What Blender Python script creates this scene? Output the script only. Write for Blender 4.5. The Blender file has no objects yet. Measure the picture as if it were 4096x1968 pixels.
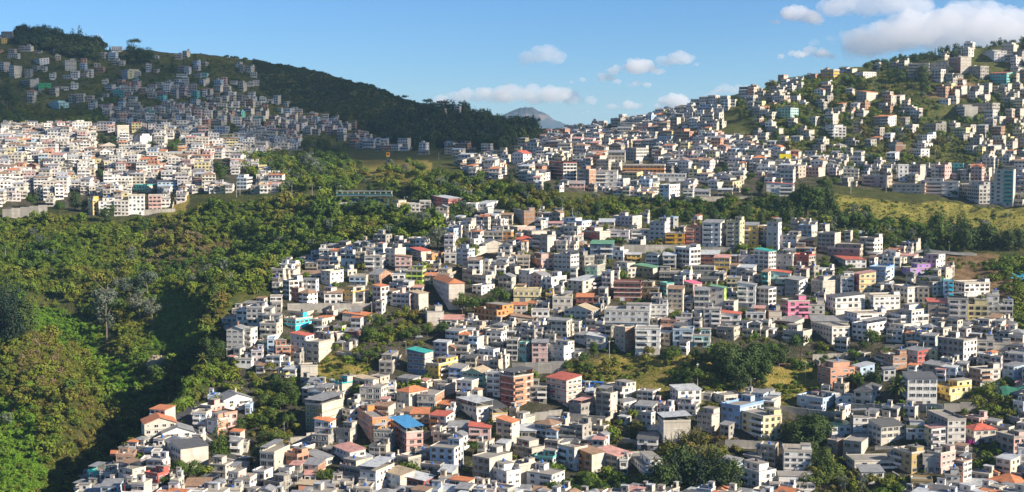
import bpy, math, random
import numpy as np
from mathutils import Vector, Matrix, noise
from mathutils.bvhtree import BVHTree

random.seed(7)
rng = np.random.default_rng(11)
SC = bpy.context.scene
COL = SC.collection
R = math.radians

# ------------------------------------------------------------------ camera
CAM_Z = 200.0
PITCH = math.atan(424 / 5627.0)
F = 5627.0                               # focal length in photo pixels (4096 wide)
cam_d = bpy.data.cameras.new('camera')
cam = bpy.data.objects.new('camera', cam_d)
COL.objects.link(cam)
cam.location = (0, 0, CAM_Z)
cam.rotation_euler = (math.pi / 2 - PITCH, 0, 0)
cam_d.sensor_width = 36.0
cam_d.lens = 36.0 * F / 4096.0
cam_d.clip_start = 1.0
cam_d.clip_end = 120000.0
SC.camera = cam

# ------------------------------------------------------------------ light
SUN_AZ, SUN_EL = R(114), R(28)           # azimuth clockwise from the view direction
world = bpy.data.worlds.new('World')
SC.world = world
world.use_nodes = True
wn = world.node_tree
wn.nodes.clear()
sky = wn.nodes.new('ShaderNodeTexSky')
sky.sky_type = 'NISHITA'
sky.sun_disc = False
sky.sun_elevation = SUN_EL
sky.sun_rotation = SUN_AZ
sky.altitude = 3200
sky.air_density = 1.35
sky.dust_density = 0.0
sky.ozone_density = 10.0
bg = wn.nodes.new('ShaderNodeBackground')
bg.inputs['Strength'].default_value = 0.052
wo = wn.nodes.new('ShaderNodeOutputWorld')
wn.links.new(sky.outputs[0], bg.inputs[0])
wn.links.new(bg.outputs[0], wo.inputs[0])

sun_dir = Vector((math.sin(SUN_AZ) * math.cos(SUN_EL), math.cos(SUN_AZ) * math.cos(SUN_EL), math.sin(SUN_EL)))
sun_d = bpy.data.lights.new('sun', 'SUN')
sun_d.energy = 4.1
sun_d.angle = R(0.5)
sun_d.color = (1.0, 0.89, 0.72)
sun = bpy.data.objects.new('sun', sun_d)
sun.rotation_euler = sun_dir.to_track_quat('Z', 'Y').to_euler()
sun.location = (300, 500, 600)
COL.objects.link(sun)

SC.view_settings.view_transform = 'Standard'
SC.view_settings.look = 'None'
SC.view_settings.gamma = 1.0
SC.view_settings.exposure = 1.38
SC.view_settings.use_curve_mapping = False
SC.render.engine = 'CYCLES'
SC.cycles.volume_bounces = 8
SC.cycles.max_bounces = 10
SC.cycles.diffuse_bounces = 3
SC.cycles.glossy_bounces = 2
SC.cycles.transparent_max_bounces = 16

# ------------------------------------------------------------------ helpers
def tag(o, label=None, cat=None, group=None, kind=None):
    if label: o['label'] = label
    if cat: o['category'] = cat
    if group: o['group'] = group
    if kind: o['kind'] = kind
    return o

def empty(name, loc, rz=0.0):
    o = bpy.data.objects.new(name, None)
    o.empty_display_size = 1.0
    o.location = loc
    o.rotation_euler = (0, 0, rz)
    COL.objects.link(o)
    return o

def add(name, mesh, parent=None, loc=(0, 0, 0), rz=0.0, scale=None):
    o = bpy.data.objects.new(name, mesh)
    o.location = loc
    o.rotation_euler = (0, 0, rz)
    if scale: o.scale = scale
    if parent is not None: o.parent = parent
    COL.objects.link(o)
    return o

class MB:
    """collects quads and triangles with a material number each"""
    def __init__(s): s.v = []; s.f = []; s.m = []
    def quad(s, a, b, c, d, m=0):
        n = len(s.v); s.v += [a, b, c, d]; s.f.append((n, n+1, n+2, n+3)); s.m.append(m)
    def tri(s, a, b, c, m=0):
        n = len(s.v); s.v += [a, b, c]; s.f.append((n, n+1, n+2)); s.m.append(m)
    def box(s, x0, x1, y0, y1, z0, z1, m=0, front=None, bottom=True, top=None):
        n = len(s.v)
        s.v += [(x0,y0,z0),(x1,y0,z0),(x1,y1,z0),(x0,y1,z0),(x0,y0,z1),(x1,y0,z1),(x1,y1,z1),(x0,y1,z1)]
        s.f += [(n,n+1,n+5,n+4),(n+1,n+2,n+6,n+5),(n+2,n+3,n+7,n+6),(n+3,n,n+4,n+7),(n+4,n+5,n+6,n+7)]
        s.m += [m if front is None else front, m, m, m, m if top is None else top]
        if bottom: s.f.append((n+3,n+2,n+1,n)); s.m.append(m)
    def tube(s, pts, rad, k=6, m=0):
        rings = []
        for i, p in enumerate(pts):
            p = Vector(p)
            d = Vector(pts[min(i+1, len(pts)-1)]) - Vector(pts[max(i-1, 0)])
            d.normalize()
            u = d.orthogonal().normalized(); w = d.cross(u)
            r = rad[i] if isinstance(rad, (list, tuple)) else rad
            n = len(s.v); rings.append(n)
            for j in range(k):
                a = 2*math.pi*j/k
                s.v.append(tuple(p + u*math.cos(a)*r + w*math.sin(a)*r))
        for q in range(len(rings)-1):
            for j in range(k):
                a, b = rings[q]+j, rings[q]+(j+1) % k
                c, d = rings[q+1]+(j+1) % k, rings[q+1]+j
                s.f.append((a, b, c, d)); s.m.append(m)
        s.f.append(tuple(rings[-1]+j for j in range(k))); s.m.append(m)
    def mesh(s, name, mats, smooth=False):
        me = bpy.data.meshes.new(name)
        me.from_pydata(s.v, [], s.f)
        for q in mats: me.materials.append(q)
        if len(mats) > 1: me.polygons.foreach_set('material_index', s.m)
        if smooth: me.polygons.foreach_set('use_smooth', [True]*len(s.f))
        me.update()
        return me
    def build(s, name, mats, parent=None, loc=(0,0,0), rz=0.0, smooth=False):
        return add(name, s.mesh(name, mats, smooth), parent, loc, rz)

# ------------------------------------------------------------------ materials
MATS = {}
def nodes_of(name):
    m = bpy.data.materials.new(name); m.use_nodes = True
    nt = m.node_tree
    return m, nt, nt.nodes['Principled BSDF']

def ramp(nt, stops):
    r = nt.nodes.new('ShaderNodeValToRGB')
    el = r.color_ramp.elements
    while len(el) < len(stops): el.new(0.5)
    for e, (p, c) in zip(el, stops):
        e.position = p; e.color = (*c, 1)
    return r

def noise_node(nt, scale, detail=3, rough=0.6, vec=None, dims='3D'):
    n = nt.nodes.new('ShaderNodeTexNoise')
    n.inputs['Scale'].default_value = scale
    n.inputs['Detail'].default_value = detail
    n.inputs['Roughness'].default_value = rough
    if vec is not None: nt.links.new(vec, n.inputs['Vector'])
    return n

def mixc(nt, fac, a, b, mode='MIX'):
    x = nt.nodes.new('ShaderNodeMix'); x.data_type = 'RGBA'; x.blend_type = mode
    for sock, val in ((x.inputs[0], fac), (x.inputs[6], a), (x.inputs[7], b)):
        if isinstance(val, bpy.types.NodeSocket): nt.links.new(val, sock)
        elif isinstance(val, (int, float)): sock.default_value = val
        else: sock.default_value = (*val, 1)
    return x.outputs[2]

def paint(rgb, grime=0.6, rough=0.85):
    """weathered wall paint: rain streaks, blotches and dust"""
    key = ('p', tuple(rgb), grime)
    if key in MATS: return MATS[key]
    m, nt, b = nodes_of('painted_plaster')
    geo = nt.nodes.new('ShaderNodeNewGeometry')
    mp = nt.nodes.new('ShaderNodeMapping'); mp.inputs['Scale'].default_value = (1, 1, 0.16)
    nt.links.new(geo.outputs['Position'], mp.inputs['Vector'])
    st = noise_node(nt, 0.9, 5, 0.7, mp.outputs[0])
    bl = noise_node(nt, 0.22, 3, 0.6, geo.outputs['Position'])
    fi = noise_node(nt, 3.0, 2, 0.6, geo.outputs['Position'])
    r1 = ramp(nt, [(0.42, (0, 0, 0)), (0.72, (1, 1, 1))]); nt.links.new(st.outputs[0], r1.inputs[0])
    mul = nt.nodes.new('ShaderNodeMath'); mul.operation = 'MULTIPLY'; mul.inputs[1].default_value = grime
    nt.links.new(r1.outputs[0], mul.inputs[0])
    dirt = tuple(0.42*c + 0.10*k for c, k in zip(rgb, (1.0, .93, .82)))
    c1 = mixc(nt, mul.outputs[0], rgb, dirt)
    r2 = ramp(nt, [(0.3, (.80, .79, .77)), (0.7, (1.04, 1.04, 1.05))]); nt.links.new(bl.outputs[0], r2.inputs[0])
    c2 = mixc(nt, 1.0, c1, r2.outputs[0], 'MULTIPLY')
    r3 = ramp(nt, [(0.3, (.88, .88, .88)), (0.7, (1.06, 1.06, 1.06))]); nt.links.new(fi.outputs[0], r3.inputs[0])
    c3 = mixc(nt, 1.0, c2, r3.outputs[0], 'MULTIPLY')
    nt.links.new(c3, b.inputs['Base Color'])
    b.inputs['Roughness'].default_value = rough
    b.inputs['Specular IOR Level'].default_value = 0.25
    MATS[key] = m
    return m

def blockwall(rgb, mortar, key):
    """bare block or brick work with mortar lines and damp stains"""
    if key in MATS: return MATS[key]
    m, nt, b = nodes_of(key)
    tc = nt.nodes.new('ShaderNodeTexCoord')
    sep = nt.nodes.new('ShaderNodeSeparateXYZ'); nt.links.new(tc.outputs['Object'], sep.inputs[0])
    ad = nt.nodes.new('ShaderNodeMath'); nt.links.new(sep.outputs[0], ad.inputs[0]); nt.links.new(sep.outputs[1], ad.inputs[1])
    cb = nt.nodes.new('ShaderNodeCombineXYZ'); nt.links.new(ad.outputs[0], cb.inputs[0]); nt.links.new(sep.outputs[2], cb.inputs[1])
    br = nt.nodes.new('ShaderNodeTexBrick')
    br.inputs['Color1'].default_value = (*rgb, 1)
    br.inputs['Color2'].default_value = (*[c*0.8 for c in rgb], 1)
    br.inputs['Mortar'].default_value = (*mortar, 1)
    br.inputs['Scale'].default_value = 1.0
    br.inputs['Mortar Size'].default_value = 0.02
    br.inputs['Brick Width'].default_value = 0.45
    br.inputs['Row Height'].default_value = 0.22
    nt.links.new(cb.outputs[0], br.inputs['Vector'])
    geo = nt.nodes.new('ShaderNodeNewGeometry')
    mp = nt.nodes.new('ShaderNodeMapping'); mp.inputs['Scale'].default_value = (1, 1, 0.3)
    nt.links.new(geo.outputs['Position'], mp.inputs['Vector'])
    st = noise_node(nt, 0.5, 5, 0.7, mp.outputs[0])
    r1 = ramp(nt, [(0.3, (.62, .60, .57)), (0.65, (1.08, 1.08, 1.08))]); nt.links.new(st.outputs[0], r1.inputs[0])
    # paler cast concrete frame: a floor band every 2.75 m
    wv = nt.nodes.new('ShaderNodeMath'); wv.operation = 'MODULO'; wv.inputs[1].default_value = 2.75
    nt.links.new(sep.outputs[2], wv.inputs[0])
    lt = nt.nodes.new('ShaderNodeMath'); lt.operation = 'LESS_THAN'; lt.inputs[1].default_value = 0.24
    nt.links.new(wv.outputs[0], lt.inputs[0])
    c0 = mixc(nt, lt.outputs[0], br.outputs['Color'], (0.40, 0.38, 0.35))
    c1 = mixc(nt, 1.0, c0, r1.outputs[0], 'MULTIPLY')
    nt.links.new(c1, b.inputs['Base Color'])
    b.inputs['Roughness'].default_value = 0.95
    b.inputs['Specular IOR Level'].default_value = 0.1
    MATS[key] = m
    return m

def sheet(rgb, key, rough=0.55, metal=0.0, scale=1.0):
    """corrugated roofing sheet or tile: ribs, rust and dust"""
    k = ('s', key)
    if k in MATS: return MATS[k]
    m, nt, b = nodes_of(key)
    tc = nt.nodes.new('ShaderNodeTexCoord')
    wv = nt.nodes.new('ShaderNodeTexWave'); wv.inputs['Scale'].default_value = 2.2*scale
    wv.bands_direction = 'X'
    nt.links.new(tc.outputs['Object'], wv.inputs['Vector'])
    geo = nt.nodes.new('ShaderNodeNewGeometry')
    ns = noise_node(nt, 0.5, 5, 0.7, geo.outputs['Position'])
    r1 = ramp(nt, [(0.36, [c*0.55 + 0.02 for c in rgb]), (0.5, rgb), (0.75, [min(1, c*1.25) for c in rgb])])
    nt.links.new(ns.outputs[0], r1.inputs[0])
    r2 = ramp(nt, [(0.0, (.72, .72, .72)), (0.6, (1.05, 1.05, 1.05))]); nt.links.new(wv.outputs[0], r2.inputs[0])
    c = mixc(nt, 1.0, r1.outputs[0], r2.outputs[0], 'MULTIPLY')
    nt.links.new(c, b.inputs['Base Color'])
    b.inputs['Roughness'].default_value = rough
    b.inputs['Metallic'].default_value = metal
    MATS[k] = m
    return m

def plain(rgb, key, rough=0.6, metal=0.0, spec=0.4):
    k = ('q', key)
    if k in MATS: return MATS[k]
    m, nt, b = nodes_of(key)
    geo = nt.nodes.new('ShaderNodeNewGeometry')
    ns = noise_node(nt, 1.3, 3, 0.6, geo.outputs['Position'])
    r1 = ramp(nt, [(0.3, [c*0.75 for c in rgb]), (0.7, [min(1, c*1.12) for c in rgb])])
    nt.links.new(ns.outputs[0], r1.inputs[0]); nt.links.new(r1.outputs[0], b.inputs['Base Color'])
    b.inputs['Roughness'].default_value = rough
    b.inputs['Metallic'].default_value = metal
    b.inputs['Specular IOR Level'].default_value = spec
    MATS[k] = m
    return m

PAL = {
 'W': (.80,.77,.72), 'C': (.60,.55,.46), 'L': (.57,.54,.50), 'P': (.62,.40,.36), 'Y': (.70,.46,.10), 'K': (.72,.62,.33),
 'O': (.62,.27,.08), 'R': (.48,.10,.08), 'B': (.42,.54,.66), 'D': (.09,.15,.24), 'T': (.15,.50,.44), 'N': (.34,.56,.38),
 'U': (.48,.68,.10), 'V': (.50,.24,.66), 'M': (.25,.08,.07), 'S': (.58,.28,.18), 'E': (.47,.40,.31), 'A': (.02,.62,.78),
 'J': (.68,.22,.34), 'X': (.22,.24,.10), 'Q': (.68,.36,.03), 'Z': (.30,.24,.20), 'I': (.44,.72,.66), 'F': (.02,.42,.42),
 'e': (.45,.33,.14), 'j': (.58,.34,.40), 'w': (.85,.85,.84), 'u': (.22,.36,.58), 'g': (.03,.50,.16), 'r': (.62,.13,.05),
 'l': (.62,.56,.56),
}
NAMES = {'W':'white','C':'cream','L':'pale grey','P':'pink','Y':'yellow','K':'pale yellow','O':'orange','R':'red','B':'pale blue',
 'D':'dark blue','T':'turquoise','N':'pale green','U':'lime green','V':'violet','M':'dark red','S':'salmon','E':'beige','A':'bright cyan',
 'J':'hot pink','X':'olive green','Q':'golden orange','Z':'brown','I':'mint green','F':'teal','e':'mustard','j':'mauve','w':'bright white','u':'blue',
 'G':'grey concrete','H':'bare brick','g':'bright green','r':'red orange','l':'off white'}
def wallmat(c):
    if c == 'G': return blockwall((.36,.335,.30), (.28,.26,.23), 'grey_block')
    if c == 'H': return blockwall((.40,.20,.11), (.36,.30,.25), 'red_brick')
    return paint(PAL[c])
GREYCAST = wallmat('G')
CEMENT = paint((.54,.49,.41), 0.6)
CONC = paint((.36,.35,.33), 0.9)
CONCD = paint((.24,.23,.21), 0.9)
ROOFFLAT = paint((.28,.262,.238), 0.7)
ROOFS = {'y': sheet((.23,.23,.235),'grey_sheet'), 'd': sheet((.09,.09,.09),'dark_sheet'), 'r': sheet((.45,.10,.06),'red_sheet'),
 'o': sheet((.48,.17,.07),'orange_tile',0.8), 'b': sheet((.26,.16,.10),'brown_tile',0.85), 'n': sheet((.10,.25,.14),'green_sheet'),
 'u': sheet((.06,.30,.58),'blue_sheet'), 'w': sheet((.44,.46,.48),'light_sheet',0.45), 't': sheet((.02,.30,.27),'teal_sheet'),
 'p': sheet((.50,.26,.22),'faded_red_sheet'), 'k': sheet((.38,.30,.20),'tan_sheet',0.8), 'x': sheet((.55,.12,.20),'magenta_sheet')}
ROOFW = {'y':'grey sheet','d':'dark','r':'red','o':'orange tiled','b':'brown tiled','n':'green','u':'blue sheet','w':'white tin','t':'teal','p':'faded red','k':'tan','x':'magenta'}
def glassmat():
    m, nt, b = nodes_of('window_glass')
    geo = nt.nodes.new('ShaderNodeNewGeometry')
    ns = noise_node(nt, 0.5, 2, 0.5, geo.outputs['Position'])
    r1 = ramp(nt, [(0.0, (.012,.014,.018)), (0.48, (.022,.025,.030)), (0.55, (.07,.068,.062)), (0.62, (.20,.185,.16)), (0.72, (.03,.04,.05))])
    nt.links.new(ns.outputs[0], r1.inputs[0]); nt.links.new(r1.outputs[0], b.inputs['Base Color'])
    b.inputs['Roughness'].default_value = 0.12
    b.inputs['Specular IOR Level'].default_value = 0.35
    return m
GLASS = glassmat()
FRAMEW = plain((.66,.66,.64), 'white_frame'); FRAMEB = plain((.10,.07,.05), 'brown_frame'); FRAMEG = plain((.25,.26,.27), 'grey_frame')
STEEL = plain((.35,.36,.37), 'galvanised_steel', 0.45, 0.6)
BLACKP = plain((.03,.03,.03), 'black_paint')
TANKB = plain((.03,.12,.42), 'blue_plastic', 0.4); TANKD = plain((.03,.03,.035), 'black_plastic', 0.4)
DOORM = plain((.11,.06,.04), 'brown_door'); GATEM = plain((.20,.20,.21), 'grey_gate')
ASPH = plain((.055,.055,.057), 'asphalt', 0.9, 0, .2)
RUBBER = plain((.02,.02,.02), 'rubber', .8)
POLE = plain((.42,.41,.39), 'pole_concrete', 0.9)
# ------------------------------------------------------------------ terrain: a hillside lofted through surveyed profiles
COSP, SINP = math.cos(PITCH), math.sin(PITCH)
def ray(px, py):
    """unit-depth ray (x, 1, z) of a photo pixel, world axes"""
    u = (np.asarray(px, float) - 2048) / F
    v = (984 - np.asarray(py, float)) / F
    y = COSP + v*SINP
    return u / y, (v*COSP - SINP) / y

def project(p):
    """world point -> photo pixel"""
    x, y, z = p[0], p[1], p[2] - CAM_Z
    d = y*COSP - z*SINP
    return 2048 + F*x/d, 984 - F*(y*SINP + z*COSP)/d

PROF = {
 -700: [(400,2800),(430,2650),(460,2560),(480,2500),(500,2420),(520,2350),(550,2200),(610,1950),(800,1330),(1035,900),(1200,720),(1450,500),(1680,300),(1950,110),(2150,230),(3500,640),(16000,575)],
 0:    [(400,2700),(430,2560),(460,2480),(480,2420),(500,2350),(520,2280),(550,2130),(610,1900),(800,1310),(1035,880),(1200,700),(1450,530),(1680,330),(1950,140),(2150,230),(3500,640),(16000,575)],
 350:  [(400,2500),(470,2250),(500,2150),(515,2110),(545,2020),(568,1935),(612,2060),(680,1690),(830,1280),(1030,880),(1180,720),(1440,525),(1680,340),(1950,190),(2150,270),(3500,640),(16000,575)],
 650:  [(400,2400),(515,2020),(555,1880),(572,1830),(600,1740),(622,1665),(672,1850),(735,1530),(860,1220),(1035,870),(1170,720),(1430,520),(1680,370),(1920,205),(2150,290),(3500,640),(16000,575)],
 900:  [(400,2400),(525,2010),(570,1880),(600,1760),(650,1570),(700,1390),(745,1570),(800,1275),(890,1090),(1030,820),(1150,720),(1430,555),(1700,400),(1900,232),(2150,310),(3500,640),(16000,575)],
 1150: [(400,2400),(530,2010),(590,1800),(620,1690),(680,1440),(750,1150),(795,1300),(845,1085),(920,960),(1030,800),(1180,690),(1440,585),(1700,450),(1880,272),(2150,360),(3500,640),(16000,575)],
 1450: [(400,2400),(535,2010),(610,1700),(640,1590),(715,1290),(790,1055),(830,1060),(860,1010),(930,900),(1020,790),(1180,680),(1450,600),(1650,500),(1780,345),(2100,430),(3500,640),(16000,575)],
 1750: [(400,2400),(540,2010),(620,1680),(645,1580),(730,1250),(820,990),(850,985),(890,905),(950,850),(1030,725),(1170,650),(1440,600),(1600,530),(1720,440),(2000,520),(3500,640),(16000,575)],
 2100: [(400,2400),(540,2010),(625,1680),(650,1570),(740,1230),(850,940),(880,925),(940,850),(965,790),(985,755),(1120,670),(1350,590),(1480,555),(1560,528),(1900,570),(3500,640),(16000,575)],
 2450: [(400,2400),(540,2010),(635,1640),(655,1530),(740,1220),(890,900),(915,895),(945,880),(968,815),(985,790),(1100,690),(1300,570),(1370,530),(1430,495),(1800,570),(3500,640),(16000,575)],
 2800: [(400,2400),(540,2010),(640,1590),(662,1460),(735,1230),(905,900),(925,900),(950,890),(970,830),(985,810),(1080,720),(1200,610),(1300,500),(1420,415),(1800,520),(3500,640),(16000,575)],
 3200: [(400,2400),(540,2010),(640,1600),(665,1480),(740,1240),(880,920),(905,920),(935,905),(965,840),(990,800),(1060,720),(1130,650),(1270,450),(1410,320),(1800,450),(3500,640),(16000,575)],
 3600: [(400,2400),(535,2010),(600,1700),(650,1500),(730,1250),(840,1010),(860,1000),(900,930),(960,850),(1000,790),(1050,740),(1110,670),(1270,430),(1430,245),(1800,420),(3500,640),(16000,575)],
 4000: [(400,2400),(530,2010),(590,1720),(640,1500),(720,1290),(790,1120),(815,1090),(870,1000),(950,880),(1000,820),(1040,780),(1100,690),(1280,420),(1440,175),(1800,400),(3500,640),(16000,575)],
 4800: [(400,2400),(530,2010),(590,1720),(640,1500),(720,1290),(790,1120),(815,1090),(870,1000),(950,880),(1000,820),(1040,780),(1100,690),(1280,380),(1440,60),(1800,300),(3500,640),(16000,575)],
}
def pchip(x, y, xn):
    """monotone cubic through columns of y (n, k) at x -> (m, k)"""
    x = np.asarray(x, float); y = np.asarray(y, float)
    h = np.diff(x)[:, None]; d = np.diff(y, axis=0) / h
    m = np.zeros_like(y)
    m[0], m[-1] = d[0], d[-1]
    w1, w2 = 2*h[1:] + h[:-1], h[1:] + 2*h[:-1]
    ok = d[:-1]*d[1:] > 0
    with np.errstate(divide='ignore', invalid='ignore'):
        m[1:-1] = np.where(ok, (w1 + w2) / (w1/d[:-1] + w2/d[1:]), 0)
    i = np.clip(np.searchsorted(x, xn) - 1, 0, len(x) - 2)
    t = ((xn - x[i]) / h[i, 0])[:, None]
    t2, t3 = t*t, t*t*t
    return (2*t3-3*t2+1)*y[i] + (t3-2*t2+t)*h[i]*m[i] + (-2*t3+3*t2)*y[i+1] + (t3-t2)*h[i]*m[i+1]

pxs = sorted(PROF)
nodesD = np.array([[q[0] for q in PROF[p]] for p in pxs], float)
nodesP = np.array([[q[1] for q in PROF[p]] for p in pxs], float)
NX = 380
colx = np.linspace(-700, 4800, NX)
cD = pchip(pxs, nodesD, colx); cP = pchip(pxs, nodesP, colx)
# wobble edges and crests so nothing runs ruler-straight
for k, amp in ((5, 14), (9, 16), (13, 5)):
    wob = np.array([noise.noise(Vector((c*0.006, k*3.1, 0))) + 0.6*noise.noise(Vector((c*0.02, k*7.7, 0))) for c in colx])
    cP[:, k] += wob*amp
sub = [4, 4, 8, 6, 14, 16, 8, 14, 22, 24, 16, 26, 22, 26, 6, 6, 8]
ts = np.concatenate([np.linspace(i, i+1, s, endpoint=False) for i, s in zip(range(16), sub)] + [[16.0]])
NT = len(ts)
kk = np.arange(17, dtype=float)
gD = pchip(kk, cD.T, ts); gP = pchip(kk, cP.T, ts)          # (NT, NX)
rx, rz = ray(np.broadcast_to(colx, gP.shape), gP)
tx = rx*gD; ty = gD.copy(); tz = CAM_Z + rz*gD
# relief: gullies and hummocks, less in the built-up near slope
for i in range(NT):
    tt = ts[i]
    amp = 1.2 if tt < 5 else (4.5 if tt < 9 else (1.2 if tt < 10.8 else (5.0 if tt < 13.5 else 3.0)))
    if tt > 15: amp = 30.0
    for j in range(NX):
        p = Vector((tx[i, j]*0.018, ty[i, j]*0.018, 0.3))
        a = amp
        if tt < 5.2 and colx[j] < 500: a = 3.0
        if 5.9 < tt < 9.0 and colx[j] < 1700:        # spurs and gullies of the ravine side
            e = min(1, (tt-5.9)/.8)*min(1, (9.0-tt)/.7)*min(1, (1700-colx[j])/500)
            q = Vector((tx[i, j]*0.013 + ty[i, j]*0.006, ty[i, j]*0.0035, 4.0))
            tz[i, j] += e*(26*noise.noise(q) + 10*noise.noise(q*2.3))
        tz[i, j] += a*(noise.noise(p) + 0.5*noise.noise(p*2.7) + 0.3*noise.noise(p*6.1))
verts = np.stack([tx, ty, tz], -1).reshape(-1, 3)
ii, jj = np.meshgrid(np.arange(NT-1), np.arange(NX-1), indexing='ij')
a = (ii*NX + jj).ravel()
faces = np.stack([a, a+1, a+NX+1, a+NX], 1)
me = bpy.data.meshes.new('ground')
me.from_pydata(verts.tolist(), [], faces.tolist())
me.polygons.foreach_set('use_smooth', [True]*len(faces))
me.update()
BVH = BVHTree.FromPolygons([Vector(v) for v in verts], faces.tolist())
CAMV = Vector((0, 0, CAM_Z))

def hit(px, py):
    """where the photo pixel meets the ground: the near side of the hill it lies on"""
    x, z = ray(px, py)
    d = Vector((float(x), 1.0, float(z))).normalized()
    loc, n, i, dist = BVH.ray_cast(CAMV, d)
    return loc
def hit_down(px, py):
    for k in range(40):
        P = hit(px, py + k*3)
        if P is not None and P.y < 2600: return P
    return None
def ground_z(x, y, z0=900.0):
    loc, n, i, dist = BVH.ray_cast(Vector((x, y, z0)), Vector((0, 0, -1)))
    return loc.z if loc else 0.0

def inpoly(px, py, poly):
    px = np.asarray(px, float); py = np.asarray(py, float)
    ins = np.zeros(px.shape, bool)
    n = len(poly)
    for q in range(n):
        x1, y1 = poly[q]; x2, y2 = poly[(q+1) % n]
        if y1 == y2: continue
        c = ((y1 > py) != (y2 > py)) & (px < (x2-x1)*(py-y1)/(y2-y1) + x1)
        ins ^= c
    return ins

POLY = {
 'town_near': [(330,1968),(340,1890),(560,1680),(640,1640),(830,1560),(860,1480),(900,1300),(1080,1210),(1120,1100),(1350,1000),(1700,980),(1760,880),(2100,870),(3100,880),(3560,1000),(3800,1010),(3830,1150),(4040,1180),(4050,1330),(4096,1450),(4400,1700),(4400,2100),(300,2100)],
 'town_left': [(-300,520),(250,505),(480,515),(700,520),(960,540),(1200,560),(1180,615),(960,640),(1120,720),(1110,775),(900,775),(800,765),(740,780),(700,860),(360,870),(230,830),(-300,840)],
 'plateau': [(1830,660),(2000,600),(2050,560),(2250,525),(2500,480),(2700,440),(2850,410),(2920,430),(2800,520),(3000,570),(3050,610),(3300,650),(3400,710),(3300,760),(3090,790),(2700,805),(2450,775),(2130,760),(2060,725),(1880,705)],
 'low_right': [(3050,620),(3300,650),(3550,690),(3800,690),(4400,620),(4400,830),(3950,830),(3700,775),(3300,735)],
 'inner_green': [(2260,1420),(2500,1410),(2900,1430),(3080,1440),(3300,1500),(3320,1560),(3200,1620),(3000,1600),(2600,1590),(2300,1560)],
 'knoll': [(1280,1420),(1420,1400),(1500,1440),(1500,1500),(1300,1540),(1230,1490)],
 'drygrass_right': [(3330,770),(3450,790),(3700,800),(4000,830),(4400,850),(4400,930),(4096,930),(3900,900),(3730,900),(3500,880),(3350,820)],
 'field': [(3060,1455),(3200,1440),(3290,1480),(3310,1540),(3150,1560),(3050,1530)],
 'strip': [(2380,1430),(2900,1425),(2900,1470),(2400,1462)],
 'soil_right': [(3770,1010),(3980,1020),(4060,1080),(4060,1190),(3900,1180),(3800,1130)],
 'plough': [(3690,385),(3780,350),(3860,325),(3910,340),(3890,395),(3760,405)],
 'grass_left': [(640,860),(680,780),(760,780),(740,860),(700,870)],
 'lawn_road': [(660,1600),(790,1580),(800,1620),(700,1660)],
 'lush1': [(60,1160),(250,1180),(420,1300),(330,1420),(150,1350),(40,1250)],
 'lush2': [(0,1600),(120,1600),(190,1900),(120,2000),(-200,2000),(-200,1600)],
 'lush3': [(620,1150),(760,1200),(800,1400),(600,1420)],
 'brown1': [(560,900),(950,900),(1100,1000),(1080,1180),(900,1250),(700,1120),(560,1000)],
 'cliff_dry': [(2050,780),(2450,800),(3080,830),(3080,880),(2300,880),(2100,850)],
 'park_grass': [(1380,640),(1720,640),(1740,700),(1640,740),(1480,720)],
 'road_near': [(700,1690),(740,1630),(800,1630),(760,1690),(790,1760),(900,1830),(1020,1860),(1020,1890),(880,1870),(740,1780)],
}
vx = np.broadcast_to(colx, gP.shape).ravel(); vy = gP.ravel()
vt = np.repeat(ts, NX)
zone = np.zeros((len(verts), 4), np.float32)       # town, dry, lush, soil
def setz(name, k, val, t0, t1):
    m = inpoly(vx, vy, POLY[name]) & (vt >= t0) & (vt <= t1)
    zone[m] = 0; zone[m, k] = val
setz('town_near', 0, 1, 0, 6); setz('town_left', 0, 1, 8.7, 12); setz('plateau', 0, 1, 8.9, 13.2); setz('low_right', 0, .8, 8.8, 12)
hillr = (vt > 10.8) & (vx > 2800); zone[hillr & (zone[:, 0] == 0)] = (0, .22, .3, .26)
hilll = (vt > 11.2) & (vx < 2000); zone[hilll & (zone[:, 0] == 0)] = (0, .35, .3, .1)
for nme, k, v, a0, a1 in (('inner_green',1,.5,0,6),('knoll',1,.7,0,6),('strip',1,1,0,6),('field',1,1,0,6),('drygrass_right',1,.9,5,11),('soil_right',3,.9,0,8),
        ('plough',3,1,10,14),('grass_left',1,.9,7,11),('lawn_road',2,1,0,8),('lush1',2,1,6,9),('lush2',2,1,6,9),('lush3',2,1,6,9),('brown1',3,.5,6,9.4),('cliff_dry',1,.35,5.5,9.3),('park_grass',1,.6,9,12)):
    setz(nme, k, v, a0, a1)
dg = inpoly(vx, vy, POLY['drygrass_right']) & (vt >= 5) & (vt <= 11)
zone[dg, 1] = .75; zone[dg, 2] = .36
ca = me.color_attributes.new('zone', 'FLOAT_COLOR', 'POINT')
ca.data.foreach_set('color', zone.ravel())

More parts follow.
